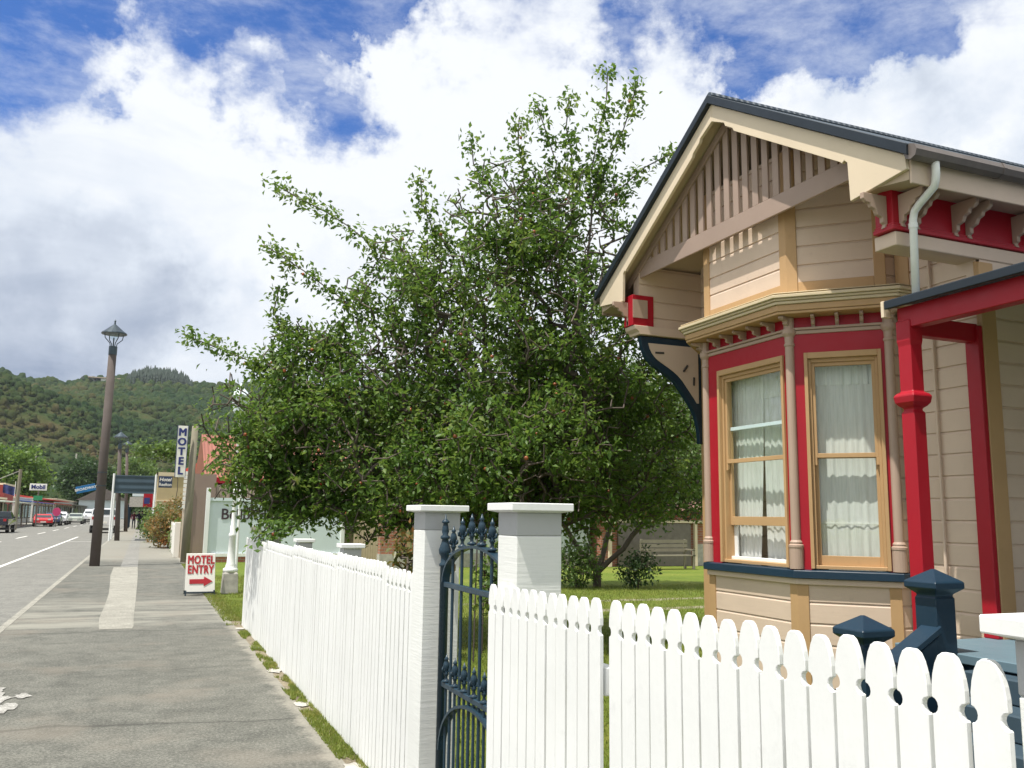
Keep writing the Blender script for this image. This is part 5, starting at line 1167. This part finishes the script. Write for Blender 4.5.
# cars
CARM = {}
def carpaint(nm, c):
    m, nt, b = newmat(nm); b.inputs['Base Color'].default_value = (*c, 1); b.inputs['Roughness'].default_value = .25; b.inputs['Coat Weight'].default_value = .6; b.inputs['Metallic'].default_value = .2; return m
HEADL = plain('lamp_lens', (.7, .7, .65), .15); TAILL = plain('tail_lens', (.35, .01, .01), .2); CARG = plain('car_glass', (.02, .03, .035), .06)
def car(label, x, y, mat, kind='sedan', rz=0, L=4.4, W=1.75, Hh=1.45):
    t = thing('parked_car', label, 'car', (0, 0, 0), 'cars along the street')
    if kind == 'sedan': prof = [(-.5, .30), (-.5, .62), (-.47, .70), (-.36, .73), (-.24, .97), (.0, 1.0), (.14, .98), (.28, .73), (.44, .66), (.495, .55), (.5, .30)]; cab = (-.36, -.24, .14, .28)
    elif kind == 'hatch': prof = [(-.5, .30), (-.5, .66), (-.47, .76), (-.40, .97), (-.3, 1.0), (.05, 1.0), (.24, .72), (.44, .64), (.495, .52), (.5, .30)]; cab = (-.47, -.40, .05, .24)
    elif kind == 'ute': prof = [(-.5, .35), (-.5, .66), (-.12, .66), (-.10, .98), (.0, 1.0), (.12, .98), (.24, .70), (.44, .66), (.495, .55), (.5, .35)]; cab = (-.12, -.10, .12, .24)
    else: prof = [(-.5, .30), (-.5, .66), (-.47, .96), (-.4, 1.0), (.1, 1.0), (.25, .72), (.45, .66), (.5, .5), (.5, .30)]; cab = (-.49, -.47, .1, .25)
    bm = bmesh.new(); rows = []
    for yy, ins in ((-1, .06), (-.93, .0), (.93, .0), (1, .06)):
        r = []
        for px_, pz in prof:
            k = max(0, (pz-.66)/.34); r.append(bm.verts.new((W/2*yy*(1-.16*k), -px_*L*(1-ins*.3), (pz*Hh) - (ins*.5*k))))
        rows.append(r)
    n = len(prof)
    for a, b in zip(rows[:-1], rows[1:]):
        for i in range(n): bm.faces.new((a[i], a[(i+1) % n], b[(i+1) % n], b[i]))
    bm.faces.new(rows[0][::-1]); bm.faces.new(rows[-1]); bmesh.ops.recalc_face_normals(bm, faces=bm.faces)
    me = bpy.data.meshes.new('body'); bm.to_mesh(me); bm.free(); me.materials.append(mat); o = bpy.data.objects.new('body', me); COL.objects.link(o); o.parent = t
    bv = o.modifiers.new('b', 'BEVEL'); bv.width = .05; bv.segments = 2; bv.angle_limit = R_(25); bv.limit_method = 'ANGLE'
    for s in (-1, 1):
        for yy in (-.31, .31):
            w = MB().tube([(s*(W/2-.22), yy*L, .32), (s*(W/2+.01), yy*L, .32)], .32, 16).build('wheel', BLACK, t); MB().tube([(s*(W/2), yy*L, .32), (s*(W/2+.02), yy*L, .32)], .19, 12).build('rim', CONC, w)
        z0, z1 = .70*Hh, .94*Hh; xa = W/2*.985; xb = W/2*.88
        a0, a1, a2, a3 = [-c*L for c in cab]; d = .10
        MB().quad((s*xa, a0-d*1.4, z0+.02), (s*xb, a1-d*.6, z1), (s*xb, a2+d*.6, z1), (s*xa, a3+d*1.6, z0+.02)).build('side_window', CARG, t)
        MB().box(s*W*.30-.14, s*W*.30+.14, -L*.5-.012, -L*.5+.05, .52*Hh, .62*Hh).build('headlight', HEADL, t)
        MB().box(s*W*.38-.10, s*W*.38+.10, L*.5-.05, L*.5+.012, .54*Hh, .66*Hh).build('tail_light', TAILL, t)
        MB().box(s*(W/2+.02)-.05, s*(W/2+.02)+.05, a3+.15, a3+.3, .68*Hh, .75*Hh).build('mirror', mat, t)
    z0, z1 = .74*Hh, .95*Hh
    MB().quad((-W*.42, a3-.04, z0), (W*.42, a3-.04, z0), (W*.40, a2-.04, z1), (-W*.40, a2-.04, z1)).build('windscreen', CARG, t)
    MB().quad((-W*.42, a0+.04, z0), (W*.42, a0+.04, z0), (W*.40, a1+.04, z1), (-W*.40, a1+.04, z1)).build('rear_window', CARG, t)
    MB().box(-.26, .26, -L*.5-.02, -L*.5, .33*Hh, .42*Hh).build('number_plate', SIGNW, t); MB().box(-.26, .26, L*.5, L*.5+.02, .38*Hh, .47*Hh).build('number_plate', SIGNW, t)
    MB().box(-W*.48, W*.48, -L*.5-.01, L*.5+.01, .22, .32).build('bumper', BLACK, t)
    if y > 85 and x < -3.5: x *= 1.16; y *= 1.2
    t.location = (x, y, -.09); t.rotation_euler.z = rz; return t
car('black utility truck parked at the left edge in front of the sage awning', -10.2, 78.5, carpaint('car_black', (.012, .014, .03)), 'ute', math.pi, 5.0, 1.85, 1.6)
car('bright red car parked beyond the black utility', -8.6, 90.5, carpaint('car_red', (.55, .02, .02)), 'sedan', .12, 4.6, 1.85, 1.35)
car('dark blue car parked between the red car and the white hatchback', -8.3, 97, carpaint('car_blue', (.02, .04, .10)), 'hatch')
car('white hatchback parked under the round pink sign', -8.15, 102.5, carpaint('car_white', (.7, .7, .7)), 'hatch', 0, 4.2, 1.75, 1.6)
car('silver green car driving in the far lane', -7.0, 109, carpaint('car_silver', (.36, .40, .34)), 'sedan')
car('dark car beyond the silver green car', -6.4, 121, carpaint('car_dark', (.04, .05, .06)), 'hatch')
car('white van farther along the street', -5.9, 118, carpaint('van_white', (.72, .72, .74)), 'van', 0, 5, 1.9, 2.0)
car('second white van behind the first', -4.9, 128, MATS['van_white'], 'van', 0, 5, 1.9, 2.1)
car('large white four wheel drive parked at the near kerb by the lamp', -2.85, 80, MATS['car_white'], 'van', math.pi, 4.7, 1.95, 1.95)

# trees at the end of the street
rs_ = np.random.RandomState(77)
spots = [(-42, 150, 13, 7), (-33, 172, 15, 8), (-25, 205, 15, 8), (-15, 262, 16, 10), (-3, 268, 17, 10), (10, 220, 12, 8), (6, 160, 8, 5), (-60, 140, 14, 9), (16, 110, 9, 5), (-40, 230, 19, 11), (24, 150, 12, 8), (-30, 128, 9, 5)]
labs = ['rounded tree behind the first shops across the street', 'dark tall tree rising behind the red roofed shop', 'olive tree behind the long grey verandah', 'big dark tree closing the end of the street', 'dark tree just right of the street end', 'green tree behind the tan building', 'small green tree beyond the corner shop',
        'tree at the far left edge behind the sage awning', 'tree behind the motel block', 'tallest dark tree on the left at the foot of the hill', 'green tree deep behind the motel roofs', 'low yellow green tree behind the red walled shop']
for i, ((x, y, h, r), lab) in enumerate(zip(spots, labs)):
    t = thing('street_tree', lab, 'tree', (x, y, 0), 'trees around the end of the street')
    MB().tube([(x, y, 0), (x+.3, y, h*.35), (x, y, h*.7)], [.35, .28, .1], 8).build('trunk', BARK, t)
    n = 130; u = rs_.normal(0, 1, (n, 3)); u /= np.linalg.norm(u, axis=1, keepdims=True); P = np.array([x, y, h*.56]) + u*np.array([r*.8, r*.7, h*.4])*(rs_.rand(n, 1)**.35)
    P[:, 2] = np.maximum(P[:, 2], h*.15); V, Fx = leaves(P, u, 60, .75, .85, rs_, .8); fast_mesh('crown', V, Fx, (LEAFD, LEAFL, LEAF)[i % 3] if i != 3 else LEAFD, t, 3)
for i, x in enumerate((-31, -20, -13)):
    t = thing('power_pole', ['thin pole on the slope left of the nearest lamp', 'thin pole on the slope at the track', 'white topped pole right of the nearest lamp'][i], 'pole', (x, 300, 12), 'thin poles on the slope'); MB().tube([(x, 300, 0), (x, 300, 19)], .25, 6).build('pole', CONC, t)

# ================================================================== BACK OF THE GARDEN
gwl = thing('outbuilding', 'pale grey outbuilding along the back of the lawn, seen left of the lawn tree', 'outbuilding', (10, 27, 0))
MB().box(8.6, 14.1, 27.0, 31, 0, .42).build('base_wall', CONC, gwl); MB().box(8.62, 14.08, 27.02, 31, .425, 2.2).build('wall', paint('pale_grey_wall', (.50, .56, .56), .7), gwl)
m = MB().prism([(8.3, 26.7, 2.2), (8.3, 29, 2.5), (8.3, 31.3, 2.2)], (6.1, 0, 0)); m.build('roof', GUTM, gwl)
bb = thing('brick_outbuilding', 'low red brick outbuilding with grey garage door at the back of the lawn', 'outbuilding', (18, 27, 0))
MB().box(14.3, 24, 26.6, 31, 0, 1.9).build('wall', BRICK, bb); MB().box(14.9, 17.8, 26.5, 26.6, 0, 1.45).build('garage_door', GUTM, bb); MB().box(18.0, 20.6, 26.54, 26.6, 0, .75).build('low_panel', CONC, bb); MB().box(14.3, 24, 26.45, 26.59, 1.47, 1.56).build('lintel', CREAM, bb)
for x in (14.5, 17.9, 20.8): MB().box(x, x+.1, 26.4, 26.5, 0, 1.46).build('door_post', CREAM, bb)
m = MB().prism([(14, 26.2, 1.9), (14, 29, 2.3), (14, 31.3, 1.9)], (10.3, 0, 0)); m.build('roof', plain('tile_roof', (.17, .085, .065), .8), bb)
gb_ = thing('brick_wall', 'low red brick wall with grey base seen through the iron gate', 'wall', (7.5, 26.5, 0)); MB().box(6.6, 8.6, 26.2, 26.5, 0, .45).build('base', CONC, gb_); MB().box(6.62, 8.58, 26.22, 26.48, .451, 1.9).build('wall', BRICK, gb_)
be = thing('garden_bench', 'grey weathered timber bench in the shade at the back of the lawn', 'bench', (15.6, 25, 0))
m = MB(); 
for k in range(4): m.box(14.9, 16.7, 24.6+.12*k, 24.7+.12*k, .42, .45)
m.build('seat', WOODG, be); m = MB()
for k in range(3): m.box(14.9, 16.7, 25.08, 25.11, .55+.14*k, .65+.14*k)
m.build('backrest', WOODG, be)
for x in (14.95, 16.6): MB().box(x, x+.07, 24.6, 24.67, 0, .62).build('leg', WOODG, be); MB().box(x, x+.07, 25.1, 25.17, 0, .95).build('leg', WOODG, be); MB().box(x, x+.07, 24.6, 25.1, .60, .64).build('armrest', WOODG, be)
bf = thing('garden_fence', 'weathered pale board fence behind the flower bed', 'fence', (4, 20, 0))
m = MB(); rnd = random.Random(2)
for i in range(30): x = 6.7+i*.085; m.box(x, x+.078, 30.2, 30.22, 0, 1.5+rnd.uniform(-.02, .02))
m.build('board', paint('pale_boards', (.50, .40, .28), .8, .2), bf); MB().box(6.7, 9.25, 30.221, 30.27, 1.1, 1.2).build('rail', WOODG, bf); MB().box(6.7, 9.25, 30.221, 30.27, .3, .4).build('rail', WOODG, bf)
stk = thing('garden_stake', 'slim white stake standing in the flower bed behind the fence', 'stake', (4.0, 9.75, 0)); MB().tube([(3.98, 9.75, 0), (4.0, 9.75, 1.62)], .017, 8).build('stake', WHITE, stk)
for i, (x, y) in enumerate(((3.1, 9.6), (3.3, 9.9), (3.5, 9.5), (3.75, 9.9))):
    s_ = MB().tube([(x, y, 0), (x+.02, y, 1.25+.05*i)], .009, 6).build('garden_stake', WOODP); tag(s_, ['thin dark stake at the left end of the flower bed', 'second thin dark stake from the left in the flower bed', 'thin dark stake in the middle of the flower bed', 'tallest thin dark stake nearest the white stake'][i], 'stake', 'stakes in the flower bed')

# ================================================================== HAZE
hzm = bpy.data.materials.new('haze_air'); hzm.use_nodes = True; _n = hzm.node_tree; _n.nodes.clear()
_o = _n.nodes.new('ShaderNodeOutputMaterial'); _v = _n.nodes.new('ShaderNodeVolumePrincipled')
_v.inputs['Color'].default_value = (.80, .88, 1, 1); _v.inputs['Density'].default_value = .00008; _v.inputs['Anisotropy'].default_value = .2
_n.links.new(_v.outputs[0], _o.inputs['Volume'])
hzb = MB().box(-2600, 2600, -500, 3600, -1.4, 260).build('haze', hzm); hzb['kind'] = 'stuff'
